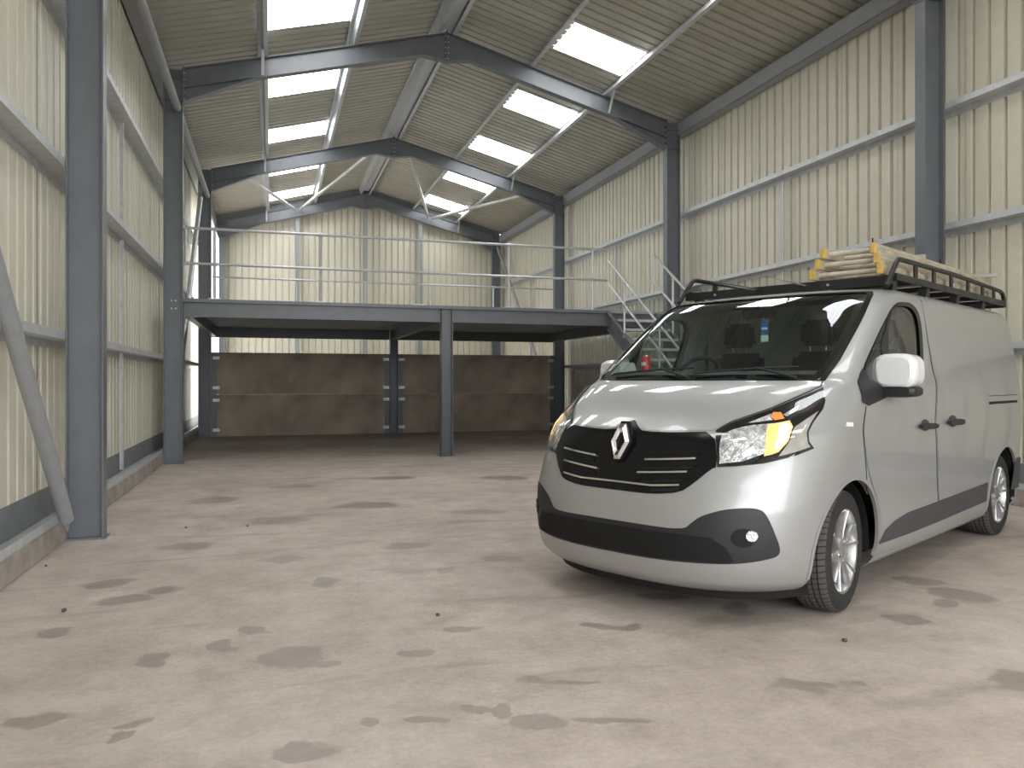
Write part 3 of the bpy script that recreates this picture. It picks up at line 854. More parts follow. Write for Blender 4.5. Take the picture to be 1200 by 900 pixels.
def S(t, z):
    sg = 1 if t >= 0 else -1; q = abs(t)
    xf, d, a, b, ys, xr, dr = row(z)
    if q <= 1:
        ph = q*math.pi/2; sp, cp = math.sin(ph), max(0.0, math.cos(ph))
        return Vector((xf + d*(1 - cp**(2/b)), sg*ys*sp**(2/a), z))
    if q <= 2:
        x0, x1 = xf+d, xr-dr
        return Vector((x0 + (q-1)*(x1-x0), sg*ys, z))
    ph = (q-2)*math.pi/2
    cy = min(ys, dr)
    if ph < math.pi/2*0.6:
        a2 = ph/(math.pi/2*0.6)*math.pi/2
        return Vector((xr-dr+dr*math.sin(a2), sg*(ys-cy+cy*math.cos(a2)), z))
    k = (ph/(math.pi/2)-0.6)/0.4
    return Vector((xr, sg*(ys-cy)*(1-k), z))
def Nrm(t, z):
    e = 1e-3
    du = S(t+e, z) - S(t-e, z); dz = S(t, min(z+e, 1.932)) - S(t, max(z-e, 0.17))
    n = du.cross(dz)
    if n.length < 1e-12: return Vector((0, 0, 1))
    n.normalize(); p = S(t, z); c = Vector((2.8 if p.x > 1.2 else 1.4, 0, min(z, 1.0)))
    if n.dot(p - c) < 0: n = -n
    return n
def side_t(x, z):
    xf, d, a, b, ys, xr, dr = row(z)
    if x < xf+d:
        w = min(1.0, max(0.0, 1-(x-xf)/d)); cp = w**(b/2)
        return math.acos(min(1, cp))/(math.pi/2)
    return 1 + (x-xf-d)/(xr-dr-xf-d)
def front_t(y, z):
    xf, d, a, b, ys, xr, dr = row(z)
    s = min(1.0, abs(y)/ys)
    return math.copysign(math.asin(min(1, s**(a/2)))/(math.pi/2), y)
def to_van(p):
    q = Vector((p.x, p.y)) - VO
    return Vector((q.dot(VEX), q.dot(VEY), p.z))
_vc = to_van(CAMP)
def van_ray(u, v):
    r = pix_ray(u, v); return Vector((r.x*VEX.x + r.y*VEX.y, r.x*VEY.x + r.y*VEY.y, r.z))
def inside(p):
    if p.z <= 0.17 or p.z >= 1.932: return False
    xf, d, a, b, ys, xr, dr = row(p.z)
    s = abs(p.y)/ys
    if s >= 1 or p.x > xr: return False
    return p.x > xf + d*(1 - (1 - s**a)**(1/b))
def px(u, v):
    """photo pixel -> (t, z) on the van's skin"""
    r = van_ray(u, v); k = 2.0; st = 0.03
    while k < 10:
        if inside(_vc + r*k): break
        k += st
    else:
        return None
    lo, hi = k-st, k
    for _ in range(30):
        m = (lo+hi)/2
        if inside(_vc + r*m): hi = m
        else: lo = m
    p = _vc + r*hi
    xf, d, a, b, ys, xr, dr = row(p.z)
    if p.x < xf+d: return (front_t(p.y, p.z), p.z)
    return (math.copysign(side_t(p.x, p.z), p.y), p.z)
def vplane(u, v, axis, val):
    r = van_ray(u, v); return _vc + r*((val - _vc[axis])/r[axis])
def pxs(pts):
    out = []
    for u, v in pts:
        q = px(u, v)
        if q is None: print('MISS', u, v); continue
        out.append(q)
    return out
def fl(poly): return [(-t, z) for t, z in poly][::-1]
def inpoly(p, poly):
    x, y = p; c = False; n = len(poly)
    for i in range(n):
        (x1, y1), (x2, y2) = poly[i], poly[i-1]
        if (y1 > y) != (y2 > y) and x < (x2-x1)*(y-y1)/(y2-y1)+x1: c = not c
    return c
def near_edge(p, poly):
    best = (1e9, None); n = len(poly); P0 = Vector(p)
    for i in range(n):
        a, b = Vector(poly[i-1]), Vector(poly[i]); ab = b-a
        k = max(0, min(1, (P0-a).dot(ab)/max(ab.length_squared, 1e-12))); q = a+ab*k
        dd = (P0-q).length
        if dd < best[0]: best = (dd, q)
    return best
def smooth_poly(poly, it=1):
    for _ in range(it):
        out = []
        for i in range(len(poly)):
            a, b = Vector(poly[i]), Vector(poly[(i+1) % len(poly)])
            out += [tuple(a.lerp(b, .22)), tuple(a.lerp(b, .78))]
        poly = out
    return poly
def dens(poly, st):
    out = []
    for i in range(len(poly)):
        a, b = Vector(poly[i]), Vector(poly[(i+1) % len(poly)])
        n = max(1, int(math.ceil((b-a).length/st)))
        for k in range(n): out.append(tuple(a.lerp(b, k/n)))
    return out
def drape(name, poly, off, mat, parent, st=0.02, depth=0.004, dome=0.0, clamp=True):
    """thin shell over the van's skin, bounded by a (t, z) polygon"""
    poly = dens(poly, st); n = len(poly)
    pts = [Vector(p) for p in poly]
    t0, t1 = min(p[0] for p in poly), max(p[0] for p in poly); z0, z1 = min(p[1] for p in poly), max(p[1] for p in poly)
    t = t0 + st*0.5
    while t < t1:
        z = z0 + st*0.5
        while z < z1:
            if inpoly((t, z), poly) and near_edge((t, z), poly)[0] > st*0.45: pts.append(Vector((t, z)))
            z += st
        t += st
    v, e, f, _, _, _ = delaunay_2d_cdt(pts, [(i, (i+1) % n) for i in range(n)], [], 1, 1e-6)
    m = MB(); P3 = []
    for q in v:
        z = min(max(q[1], 0.171), 1.9315)
        o_ = off
        if dome:
            dd = near_edge((q[0], q[1]), poly)[0]; o_ += dome*min(1, dd/0.03)
        P3.append(S(q[0], z) + Nrm(q[0], z)*o_)
    m.add(P3, f)
    if depth:
        # rim: boundary edges dropped back to the skin
        cnt = {}
        for a in f:
            for i in range(len(a)):
                k = tuple(sorted((a[i], a[(i+1) % len(a)]))); cnt[k] = cnt.get(k, 0)+1
        mp = {}
        for (a, b), c in cnt.items():
            if c == 1:
                for q in (a, b):
                    if q not in mp:
                        z = min(max(v[q][1], 0.171), 1.9315)
                        mp[q] = len(m.v); m.v.append(tuple(S(v[q][0], z) + Nrm(v[q][0], z)*(off-depth)))
                m.f.append((a, b, mp[b], mp[a]))
    return m.build(name, mat, parent, smooth=True, angle=40, van=True)
def panel(name, poly, off, mat, parent, st=0.025, hole=None):
    """painted skin panel over the body, shaded with the body's own normals"""
    def inp(q): return inpoly(q, poly) and not (hole and inpoly(q, hole))
    poly = dens(poly, st); loops = [poly] + ([dens(hole, st)] if hole else [])
    pts, ed = [], []
    for lp in loops:
        b = len(pts); pts += [Vector(q) for q in lp]; ed += [(b+i, b+(i+1) % len(lp)) for i in range(len(lp))]
    t0, t1 = min(q[0] for q in poly), max(q[0] for q in poly); z0, z1 = min(q[1] for q in poly), max(q[1] for q in poly)
    t = t0 + st*0.5
    while t < t1:
        z = z0 + st*0.5
        while z < z1:
            if inp((t, z)) and min(near_edge((t, z), lp)[0] for lp in loops) > st*0.45: pts.append(Vector((t, z)))
            z += st
        t += st
    v, e, f, _, _, _ = delaunay_2d_cdt(pts, ed, [], 1, 1e-6)
    f = [a for a in f if inp(tuple(sum((Vector(v[i]) for i in a), Vector((0, 0)))/len(a)))]
    P3, NN = [], []
    for q in v:
        z = min(max(q[1], 0.171), 1.9315); n = Nrm(q[0], z); c = S(q[0], z) + n*off
        P3.append((-c.x, c.y, c.z)); NN.append((-n.x, n.y, n.z))
    fs = []
    for a in f:
        a = list(a); A, B, C_ = [Vector(P3[i]) for i in a[:3]]
        if (B-A).cross(C_-A).dot(Vector(NN[a[0]])) < 0: a.reverse()
        fs.append(a)
    me = bpy.data.meshes.new(name); me.from_pydata(P3, [], fs); me.materials.append(MATS[mat])
    for pl_ in me.polygons: pl_.use_smooth = True
    me.normals_split_custom_set_from_vertices(NN)
    o = bpy.data.objects.new(name, me); COL.objects.link(o); o.parent = parent
    return o
def strip(name, line, w, off, mat, parent, depth=0.004, st=0.03):
    """narrow band along a (t, z) polyline, w in metres"""
    pts = []
    for i in range(len(line)-1):
        a, b = Vector(line[i]), Vector(line[i+1]); k = max(1, int((b-a).length/st))
        for j in range(k): pts.append(a.lerp(b, j/k))
    pts.append(Vector(line[-1]))
    C = [S(p[0], p[1]) for p in pts]; Nn = [Nrm(p[0], p[1]) for p in pts]; rings = []
    for i in range(len(C)):
        d = (C[min(i+1, len(C)-1)]-C[max(i-1, 0)]).normalized(); sd = d.cross(Nn[i]).normalized()*w/2
        rings.append([C[i]-sd+Nn[i]*(off-depth), C[i]-sd+Nn[i]*off, C[i]+sd+Nn[i]*off, C[i]+sd+Nn[i]*(off-depth)])
    m = MB(); m.loft(rings); return m.build(name, mat, parent, smooth=True, angle=40, van=True)
def vb(name, mb, mat, parent=None, **kw): return mb.build(name, mat, parent or van, van=True, **kw)

# ---- outlines traced on the photograph and carried onto the skin
WSZ = 1.288
ws = []
for y in [k*0.08 for k in range(-10, 11)]:
    ws.append((front_t(y*0.985, WSZ + 0.0), WSZ + 0.0))
ZWT = 1.852
wst = [(front_t(y, ZWT), ZWT) for y in [0.72 - k*0.072*2 for k in range(11)]]
WSCREEN = ws + [(front_t(0.80, 1.40), 1.40), (front_t(0.785, 1.60), 1.60), (front_t(0.765, 1.75), 1.75), (front_t(0.745, 1.825), 1.825)] + wst + [(front_t(-0.745, 1.825), 1.825), (front_t(-0.765, 1.75), 1.75), (front_t(-0.785, 1.60), 1.60), (front_t(-0.80, 1.40), 1.40)]
DOORWIN = smooth_poly(pxs([(1011,447),(1012,430),(1022,407),(1034,381),(1044,362),(1053,356),(1066,357),(1074,366),(1078,384),(1080,420),(1079,447),(1060,455),(1030,460)]))
cutters = [WSCREEN, DOORWIN, fl(DOORWIN)]
WH = [(0.933, 0.335), (4.031, 0.335)]
AR = 0.405

# ---- body shell
ZR = []
z = 0.17
while z < 1.9719:
    ZR.append(z)
    z += 0.012 if z < 0.3 else (0.020 if z < 0.95 else (0.007 if z < 1.04 else (0.011 if z < 1.83 else (0.005 if z < 1.905 else 0.002))))
ZR.append(1.932)
TT = [k/46 for k in range(0, 47)] + [1 + k/110 for k in range(1, 111)] + [2 + k/14 for k in range(1, 15)]
TT = [-t for t in TT[:0:-1]] + TT
def shell(name, mat, inset=0.0, grow=0.0, zmin=0.17, tmax=3.0):
    zs = [q for q in ZR if q >= zmin]; ts = [q for q in TT if abs(q) <= tmax]
    nt_ = len(ts); tz = [[t, q] for q in zs for t in ts]
    def cut(t, q):
        for c in cutters:
            if inpoly((t, q), c): return True
        if 0.5 < abs(t) < 2.0 and q < 0.9:
            p = S(t, q)
            for (hx, hz) in WH:
                if (p.x-hx)**2 + (p.z-hz)**2 < AR*AR: return True
        return False
    inn = [cut(t, q) for t, q in tz]
    # snap ring: move outside vertices next to a cut onto the cut's outline
    m = MB(); nz = len(zs); faces = []
    for r in range(nz-1):
        for k in range(nt_-1):
            q = (r*nt_+k, r*nt_+k+1, (r+1)*nt_+k+1, (r+1)*nt_+k)
            c = sum(inn[i] for i in q)
            if c == 4: continue
            faces.append((q, c))
    # faces with any inside vertex: snap those inside vertices to the outline
    snap = {}
    for q, c in faces:
        if c:
            for i in q:
                if inn[i]: snap[i] = None
    for i in snap:
        t, q = tz[i]; done = False
        for c in cutters:
            if inpoly((t, q), c):
                d, w = near_edge((t, q), c); snap[i] = S(w[0], w[1]), (w[0], w[1]); done = True; break
        if not done:
            p = S(t, q)
            for hx, hz in WH:
                dx, dz = p.x-hx, p.z-hz; L_ = math.hypot(dx, dz)
                if L_ < AR:
                    X, Z = hx+dx/L_*AR, hz+dz/L_*AR
                    if dz < 0: X, Z = hx+math.copysign(math.sqrt(AR*AR-dz*dz), dx), p.z
                    Z = max(0.1701, Z); tt = math.copysign(side_t(X, Z), t)
                    snap[i] = S(tt, Z), (tt, Z); break
    V = []
    for i, (t, q) in enumerate(tz):
        if i in snap: p, (t, q) = snap[i]
        else: p = S(t, q)
        if inset: p = p - Nrm(t, min(max(q, .18), 1.93))*inset
        V.append(p)
    m.add(V, [q for q, c in faces])
    return m.build(name, mat, van, smooth=True, angle=50, van=True)
body = shell('body', 'van_paint')
shell('cabin_lining', 'cabin_light', 0.035, 0, 0.62, 1.5)
# floor pan and wheel housings
vb('underbody', MB().box((0.62, -0.72, 0.19), (4.40, 0.72, 0.30)), 'deep_black')
for hx, hz in WH:
    for sg in (-1, 1):
        m = MB(); n = 20; rings = []
        for k in range(n+1):
            a = math.radians(-8 + 196*k/n)
            rings.append([(hx+AR*0.985*math.cos(a), sg*0.58, hz+AR*0.985*math.sin(a)), (hx+AR*0.985*math.cos(a), sg*(0.93 if hx > 2 else 0.89), hz+AR*0.985*math.sin(a))])
        m.loft(rings, False, False)
        m.add([(hx, sg*0.58, hz)] + [r[0] for r in rings], [(0, k+1, k+2) for k in range(n)])
        vb('wheel_housing', m, 'deep_black', smooth=True)
        # wheel arch lip
        ln = []
        for k in range(41):
            a = math.radians(-12 + 204*k/40); X, Z = hx+(AR+0.008)*math.cos(a), hz+(AR+0.008)*math.sin(a)
            if Z > 0.18: ln.append((sg*side_t(X, Z), Z))
        strip('arch_lip', ln, 0.022, 0.004, 'van_paint', van, 0.02)

# ---- glazing
scr = drape('windscreen', WSCREEN, -0.004, 'windscreen_glass', van, 0.03, 0)
def scale_poly(poly, kt, kz, c=None):
    ct = sum(p[0] for p in poly)/len(poly) if c is None else c[0]; cz = sum(p[1] for p in poly)/len(poly) if c is None else c[1]
    return [(ct+(t-ct)*kt, cz+(z-cz)*kz) for t, z in poly]
def band(name, outer, inner, off, mat, parent, depth=0.0):
    """ring between two outlines with the same number of points"""
    n = len(outer); m = MB()
    o3 = [S(*p) + Nrm(*p)*off for p in outer]; i3 = [S(*p) + Nrm(*p)*off for p in inner]
    m.loft([o3, i3], True, False)
    if depth:
        b3 = [S(*p) + Nrm(*p)*(off-depth) for p in outer]; m.loft([b3, o3], True, False)
    return m.build(name, mat, parent, smooth=True, van=True, recalc=True)
WSd = dens(WSCREEN, 0.03)
inn_ = []
for t, z in WSd:
    y = S(t, z).y
    zz_ = 1.325 + (z-1.288)/(ZWT-1.288)*(ZWT-0.022-1.325); yy = y*0.955
    inn_.append((front_t(yy, zz_), zz_))
band('black_border', WSd, inn_, -0.006, 'black_gloss', scr)
out_ = []
for t, z in WSd:
    y = S(t, z).y; zz_ = z + (0.006 if z > 1.8 else (-0.004 if z < 1.3 else 0)); yy = y*1.035
    out_.append((front_t(yy, zz_), zz_))
band('rubber_seal', out_, WSd, 0.004, 'black_gloss', scr, 0.006)
for c, sg in ((DOORWIN, 1), (fl(DOORWIN), -1)):
    pass
# ---- bonnet shut lines
bon = [(front_t(y, 1.006 + 0.0*abs(y)), 1.006) for y in [k*0.05 for k in range(-11, 12)]]
# ---- grille
GRh = pxs([(745,493.5),(749,501),(754,506),(790,507),(838,506),(840.5,547),(833,550),(812,567),(797,577),(764,579)])
zc_top, zc_bot = GRh[0][1]+0.004, GRh[-1][1]
GRILLE = [(0.0, zc_top)] + GRh + [(0.0, zc_bot)] + fl(GRh)
gr = drape('grille', smooth_poly(GRILLE), 0.004, 'black_gloss', van, 0.02, 0.02)
def mirror_strip(name, pts, w, off, mat, parent, depth, both=True):
    q = pxs(pts)
    strip(name, q, w, off, mat, parent, depth); strip(name, [(-t, z) for t, z in q], w, off, mat, parent, depth)
mirror_strip('chrome_strip', [(757,539),(787,538.8),(816,538)], 0.010, 0.016, 'chrome', gr, 0.012)
mirror_strip('chrome_strip', [(748,554),(777,554),(806,553.5)], 0.010, 0.016, 'chrome', gr, 0.012)
b3 = pxs([(764,569.5),(797,569)])
l3 = [(-b3[1][0], b3[1][1]), (-b3[0][0], b3[0][1]), (0, b3[0][1]+0.002), b3[0], b3[1]]
strip('chrome_strip', l3, 0.010, 0.016, 'chrome', gr, 0.012)
for a, bq in ((((757,545),(818,544))), (((748,560),(808,559.5))), (((757,533),(820,532)))):
    mirror_strip('grille_bar', [a, bq], 0.022, 0.011, 'black_gloss', gr, 0.012)
for a, bq in (((752,548.5),(812,547.5)), ((752,564),(800,563)), ((760,536),(818,535)), ((764,574.5),(796,573.5))):
    mirror_strip('grille_slot', [a, bq], 0.012, 0.007, 'deep_black', gr, 0.006)
# diamond badge
BC = Vector((S(0, 0.945).x - 0.035, 0, 0.945)); lean = 0.30
def bd(y, z, o): return (BC.x + z*lean - o, y, BC.z + z)
m = MB(); W_, H_ = 0.066, 0.098
def dia(w, h, c=0.28):
    return [(-w, 0.0), (-w*c, -h), (w*c, -h), (w, 0.0), (w*c, h), (-w*c, h)]
def diamond(w, h): return [(-w*0.30, -h), (w*0.30, -h), (w, 0.0), (w*0.30, h), (-w*0.30, h), (-w, 0.0)]
o6, i6 = diamond(W_, H_), diamond(W_*0.42, H_*0.50)
mid6 = diamond(W_*0.72, H_*0.76)
rings = [[bd(y, z, -0.02) for y, z in o6], [bd(y, z, 0.008) for y, z in o6], [bd(y, z, 0.024) for y, z in mid6], [bd(y, z, 0.008) for y, z in i6], [bd(y, z, -0.02) for y, z in i6]]
m.loft(rings, True, False)
bg_ = vb('badge', m, 'chrome', gr)
m = MB(); m.loft([[bd(y*1.18, z*1.12, -0.03) for y, z in o6], [bd(y*1.18, z*1.12, -0.006) for y, z in o6]])
vb('badge_backing', m, 'black_gloss', gr)

# ---- headlamps
HL = pxs([(839,506),(857,496),(880,488),(904,480),(937,466),(964.5,454.5),(967,470),(964,480),(953,495),(947,507),(948,518),(953.5,525.5),(931,534.5),(895,543.5),(865,546.5),(840.5,547.5)])
subs = [('reflector', 'reflector', [(846,510),(862,503),(880,499),(898,497.5),(906,497),(902,515),(895,532),(869.5,541),(843,544),(843,525)], 0.006),
        ('lamp_glow', 'lamp_glow', [(900,498),(911,496.5),(925,493.5),(929,501),(923.5,517),(912,530),(904,533),(895,535),(897,518)], 0.007),
        ('lamp_core', 'lamp_core', [(914,498.5),(924,496),(926,502),(921,515),(912,526),(907,527),(911,513)], 0.009),
        ('side_chamber', 'lamp_clear', [(931,501),(944,492),(959,482),(951,494),(945,507),(946,520),(949,524),(925,532),(912,535),(925,517)], 0.006),
        ('indicator', 'amber', [(906,484),(915,484),(919,491),(908,493),(903,489)], 0.007),
        ('upper_reflector', 'reflector', [(876,496.5),(905,485),(902,489),(906,493),(884,496)], 0.006),
        ('reflection_streak', 'chrome', [(917,487),(936,476),(933,482),(922,489)], 0.007)]  # white reflection in the lamp, shaped as a chrome strip
for sg in (1, -1):
    h = drape('headlamp', HL if sg > 0 else fl(HL), 0.004, 'black_gloss', van, 0.015, 0.012)
    for nm, mt, pts, of in subs:
        q = pxs(pts); drape(nm, q if sg > 0 else fl(q), of, mt, h, 0.012, 0.004)
    drape('lens', HL if sg > 0 else fl(HL), 0.012, 'lens_glass', h, 0.02, 0.006)

bq = pxs([(746,491.5),(750.5,499.5),(756,504.5),(790,505.2),(838,504.2),(857,493.8),(880,485.8),(904,477.6),(937,463),(958,452.5)])
bk_ = [(front_t(y, 1.281), 1.281) for y in (0.76, 0.6, 0.4, 0.2)]
BON = [(0.0, bq[0][1]+0.004)] + bq + bk_ + [(0.0, 1.281)] + fl(bq + bk_)
panel('bonnet', BON, 0.003, 'van_paint', van, 0.025)
bq = pxs([(764,580),(797,578.5),(813,568.5),(834,552),(841,549.5),(865,548.5),(895,545.5),(931,536.5),(951,528.5)])
for a in (152, 160, 170, 180, 190, 198):
    X, Z = 0.933+(AR+0.025)*math.cos(math.radians(a)), 0.335+(AR+0.025)*math.sin(math.radians(a)); bq.append((side_t(X, Z), Z))
bq.append((side_t(0.53, 0.185), 0.185))
BMP = [(0.0, zc_bot-0.004)] + bq + [(0.0, 0.185)] + fl(bq)
panel('front_bumper', BMP, 0.002, 'van_paint', van, 0.025)
# ---- lower bumper insert with fog lamps
BIh = pxs([(801,621),(812,611),(823,604),(847,597.3),(868,595.5),(884,595.5),(895,599),(903,613),(914.5,642),(912,652),(890,657.5),(860,661),(807,659),(770,655)])
bi = [(0.0, BIh[0][1]+0.005)] + BIh + [(0.0, BIh[-1][1]-0.003)] + fl(BIh)
ins = drape('bumper_insert', smooth_poly(bi, 2), 0.004, 'black_plastic', van, 0.02, 0.02)
gl_ = pxs([(800,626),(832,631),(850,641),(860,658),(807,656.5),(770,653)])
LG = [(0.0, gl_[0][1])] + gl_ + [(0.0, gl_[-1][1])] + fl(gl_)
lg = drape('lower_grille', LG, 0.007, 'deep_black', ins, 0.02, 0.004)
tl, th_ = gl_[-1][1]+0.012, gl_[0][1]-0.008
for k in range(7):
    z = tl + (th_-tl)*k/6
    strip('mesh_bar', [(-0.40+0.012*k, z), (0, z), (0.40-0.012*k, z)], 0.006, 0.010, 'deep_black', lg, 0.004)
for sg in (1, -1):
    for nm, mt, cu, cv, ru, rv, of in (('fog_recess', 'deep_black', 871, 630.5, 15, 11, 0.007), ('fog_lamp', 'reflector', 880.5, 628, 7, 6.5, 0.012)):
        q = pxs([(cu+ru*math.cos(a*math.pi/9), cv+rv*math.sin(a*math.pi/9)) for a in range(18)])
        fo = drape(nm, q if sg > 0 else fl(q), of, mt, ins, 0.008, 0.008)
# lip and valance under the bumper
vl = []
for k in range(-20, 21):
    t = 0.86*k/20
    vl.append(t)
m = MB(); rings = []
for t in vl:
    p = S(t, 0.20); rings.append([(p.x+0.05, p.y*0.985, 0.20), (p.x+0.07, p.y*0.97, 0.135), (p.x+0.10, p.y*0.96, 0.135), (p.x+0.10, p.y*0.96, 0.20)])
m.loft(rings); vb('front_valance', m, 'deep_black', smooth=True)

# ---- doors: draped skins a few millimetres proud, dark gaps between them
def gap(poly): return poly
DOORF = pxs([(1016,610),(1015.5,545),(1014.5,477),(1007,450),(1010,425),(1022,400),(1036,371),(1049,353),(1062,350),(1077,348.5),(1085,380),(1092,420),(1096.5,447),(1099,500),(1100,545),(1100.5,587),(1101,611),(1063,626),(1031,637.5)])
DOORS = pxs([(1079,349),(1130,357),(1178,367),(1188,390),(1193,430),(1194,480),(1190,500)])
zsb = 0.275
for sg in (1, -1):
    lines = [pxs([(1016,575),(1014.8,477)]), pxs([(1077,348),(1096.5,447),(1101,611)])]
    dq = pxs([(1016,545),(1015,477),(1009,455),(1009,440),(1011,425),(1021,402),(1033,376),(1042,358),(1052,351.5),(1068,351),(1075.5,353),(1095.3,447),(1099.8,608)])
    dq += [(side_t(1.40, 0.255), 0.255)]
    for a in (-6, 4, 14, 24, 34, 44, 52):
        X, Z = 0.933+(AR+0.028)*math.cos(math.radians(a)), 0.335+(AR+0.028)*math.sin(math.radians(a)); dq.append((side_t(X, Z), Z))
    wq = DOORWIN if sg > 0 else fl(DOORWIN)
    fd = panel('front_door', dq if sg > 0 else fl(dq), 0.003, 'van_paint', van, 0.03, scale_poly(wq, 1.02, 1.02))
    strip('door_gap', [(sg*t, z) for t, z in lines[0]], 0.007, 0.0015, 'deep_black', fd, 0.003)
    if sg > 0:
        xs_ = [2.42, 3.40]
        sq = pxs([(1079.5,354),(1097.8,447),(1102.2,607)])
        sq = sq + [(side_t(3.44, 0.26), 0.26), (side_t(3.46, 0.6), 0.6), (side_t(3.48, 1.0), 1.0), (side_t(3.48, 1.5), 1.5), (side_t(3.46, 1.80), 1.80)]
        sd_ = panel('sliding_door', sq, 0.002, 'van_paint', van, 0.03)
    strip('door_gap', [(sg*t, z) for t, z in lines[1]], 0.008, 0.0015, 'deep_black', fd, 0.003)
    wq = DOORWIN if sg > 0 else fl(DOORWIN)
    drape('door_window', wq, -0.006, 'side_glass', fd, 0.03, 0)
    wd_ = dens(wq, 0.03)
    inn2 = scale_poly(wd_, 0.94, 0.94); out2 = scale_poly(wd_, 1.05, 1.045)
    band('window_seal', out2, inn2, 0.0055, 'black_gloss', fd, 0.006)
    q = pxs([(1042.5,366),(1046,366),(1047,452),(1043.5,452)])
    drape('window_divider', q if sg > 0 else fl(q), 0.0, 'black_plastic', fd, 0.02, 0.006)
    q = pxs([(1004.5,447),(1010,432),(1024,447),(1040,458),(1042,464),(1017,475.5)])
    drape('mirror_base', q if sg > 0 else fl(q), 0.008, 'black_plastic', fd, 0.015, 0.01)
    for hx0, nm in (((1075,495.5,1094,503), 'front'), ((1108.5,490.5,1125,498.5), 'slide')):
        if nm == 'slide' and sg < 0: continue
        u0, v0, u1, v1 = hx0
        cu, cv = (u0+u1)/2-1, (v0+v1)/2
        q = pxs([(cu+5*math.cos(a*math.pi/8), cv-1.0+7*math.sin(a*math.pi/8)) for a in range(16)])
        par = fd if nm == 'front' else van
        hr = drape('handle_recess', q if sg > 0 else fl(q), 0.0050, 'grey_moulding', par, 0.01, 0.004)
        q = pxs([(u0, v0+1), (u1, v0), (u1, v1-1), (u0, v1)])
        drape('door_handle', smooth_poly(q if sg > 0 else fl(q)), 0.035, 'black_plastic', fd if nm == 'front' else van, 0.01, 0.025)
    # dark lower moulding
    q = pxs([(1029,637),(1037,621),(1049,609.5),(1063.5,600.5),(1100,587),(1156.5,565.5),(1154.5,587),(1098,611),(1063,625)])
    drape('side_moulding', q if sg > 0 else fl(q), 0.010, 'grey_moulding', van, 0.02, 0.010)
    # raised pressing on the side panel
    q = pxs([(1092,363),(1135,370),(1178,379),(1183,395),(1186,429),(1184,452),(1174,456),(1147,461),(1114,463),(1103,440)])
    q = smooth_poly(q)
    drape('side_pressing', q if sg > 0 else fl(q), 0.002, 'van_paint', van, 0.03, 0.006, dome=0.003)
    if sg > 0:
        q = pxs([(1159,470.8),(1192,468.8),(1192,471.6),(1159,474)])
        drape('slide_track', q, 0.002, 'deep_black', van, 0.02, 0.004)
        strip('slide_gap', pxs([(1159,464),(1192,462.5)]), 0.005, 0.0015, 'deep_black', van, 0.003)
    # side repeater
    q = pxs([(991,495),(998.5,495),(998.5,500),(991,500)])
    drape('side_repeater', q if sg > 0 else fl(q), 0.008, 'van_white', van, 0.01, 0.008)
    # sill
    ln = [(sg*side_t(1.35+0.1*k, 0.215), 0.215) for k in range(24)]
    strip('sill', ln, 0.03, 0.004, 'van_paint', van, 0.01)
    # bonnet side shut line, along the headlamp to the screen
    q = pxs([(839,505),(857,494.5),(880,486.5),(904,478.5),(937,464),(962,452.5),(964,446.5)])
    strip('bonnet_gap', [(sg*t, z) for t, z in q], 0.006, 0.0015, 'deep_black', van, 0.003)
    # door mirror
    c = vplane(1052, 441, 1, 1.03); c = Vector((c.x, sg*1.03, c.z))
    m = MB()
    def rr(cx, cy, cz, hx, hy, hz, n=24, k=3.2):
        rings = []
        for j in range(9):
            f = -1 + 2*j/8; w = (1-abs(f)**3.0)**(1/3.0) if abs(f) < 1 else 0.02
            ring = []
            for i in range(n):
                a = 2*math.pi*i/n; ca, sa = math.cos(a), math.sin(a)
                ring.append((cx + f*hx, cy + math.copysign(abs(ca)**(2/k), ca)*hy*(0.75+0.25*w if f < 0 else 0.97), cz + math.copysign(abs(sa)**(2/k), sa)*hz*(0.75+0.25*w if f < 0 else 0.97)))
            rings.append(ring)
        return rings
    m.loft(rr(c.x, c.y, c.z+0.03, 0.08, 0.125, 0.105))
    mh = vb('door_mirror', m, 'van_white', smooth=True)
    m = MB(); m.loft(rr(c.x+0.005, c.y-sg*0.002, c.z-0.088, 0.077, 0.119, 0.036)); vb('mirror_foot', m, 'black_plastic', mh, smooth=True)
    m = MB(); yb_ = 0.93
    m.loft([[(c.x-0.05, sg*yb_, c.z-0.10), (c.x+0.06, sg*yb_, c.z-0.10), (c.x+0.06, sg*yb_, c.z-0.02), (c.x-0.05, sg*yb_, c.z-0.02)],
            [(c.x-0.05, sg*1.0, c.z-0.115), (c.x+0.05, sg*1.0, c.z-0.115), (c.x+0.05, sg*1.0, c.z-0.045), (c.x-0.05, sg*1.0, c.z-0.045)]])
    vb('mirror_arm', m, 'black_plastic', mh, bevel=0.01)
    m = MB(); m.box((c.x+0.072, c.y-0.10, c.z-0.055), (c.x+0.079, c.y+0.10, c.z+0.10)); vb('mirror_glass', m, 'chrome', mh)
    # rear lamp and rear bumper corner
    q = [(sg*2.42, 0.9), (sg*2.62, 0.9), (sg*2.62, 1.45), (sg*2.42, 1.45)]
    drape('rear_lamp', q, 0.006, 'red_lamp', van, 0.04, 0.006)
q = [(1.95, .36), (2.6, .36), (2.99, .36), (2.99, .62), (2.6, .62), (1.97, .62)]
for sg in (1, -1):
    drape('rear_bumper', q if sg > 0 else fl(q), 0.012, 'grey_moulding', van, 0.04, 0.012)
# bonnet front shut line above the grille
zf = pxs([(790,505.5)])[0][1]
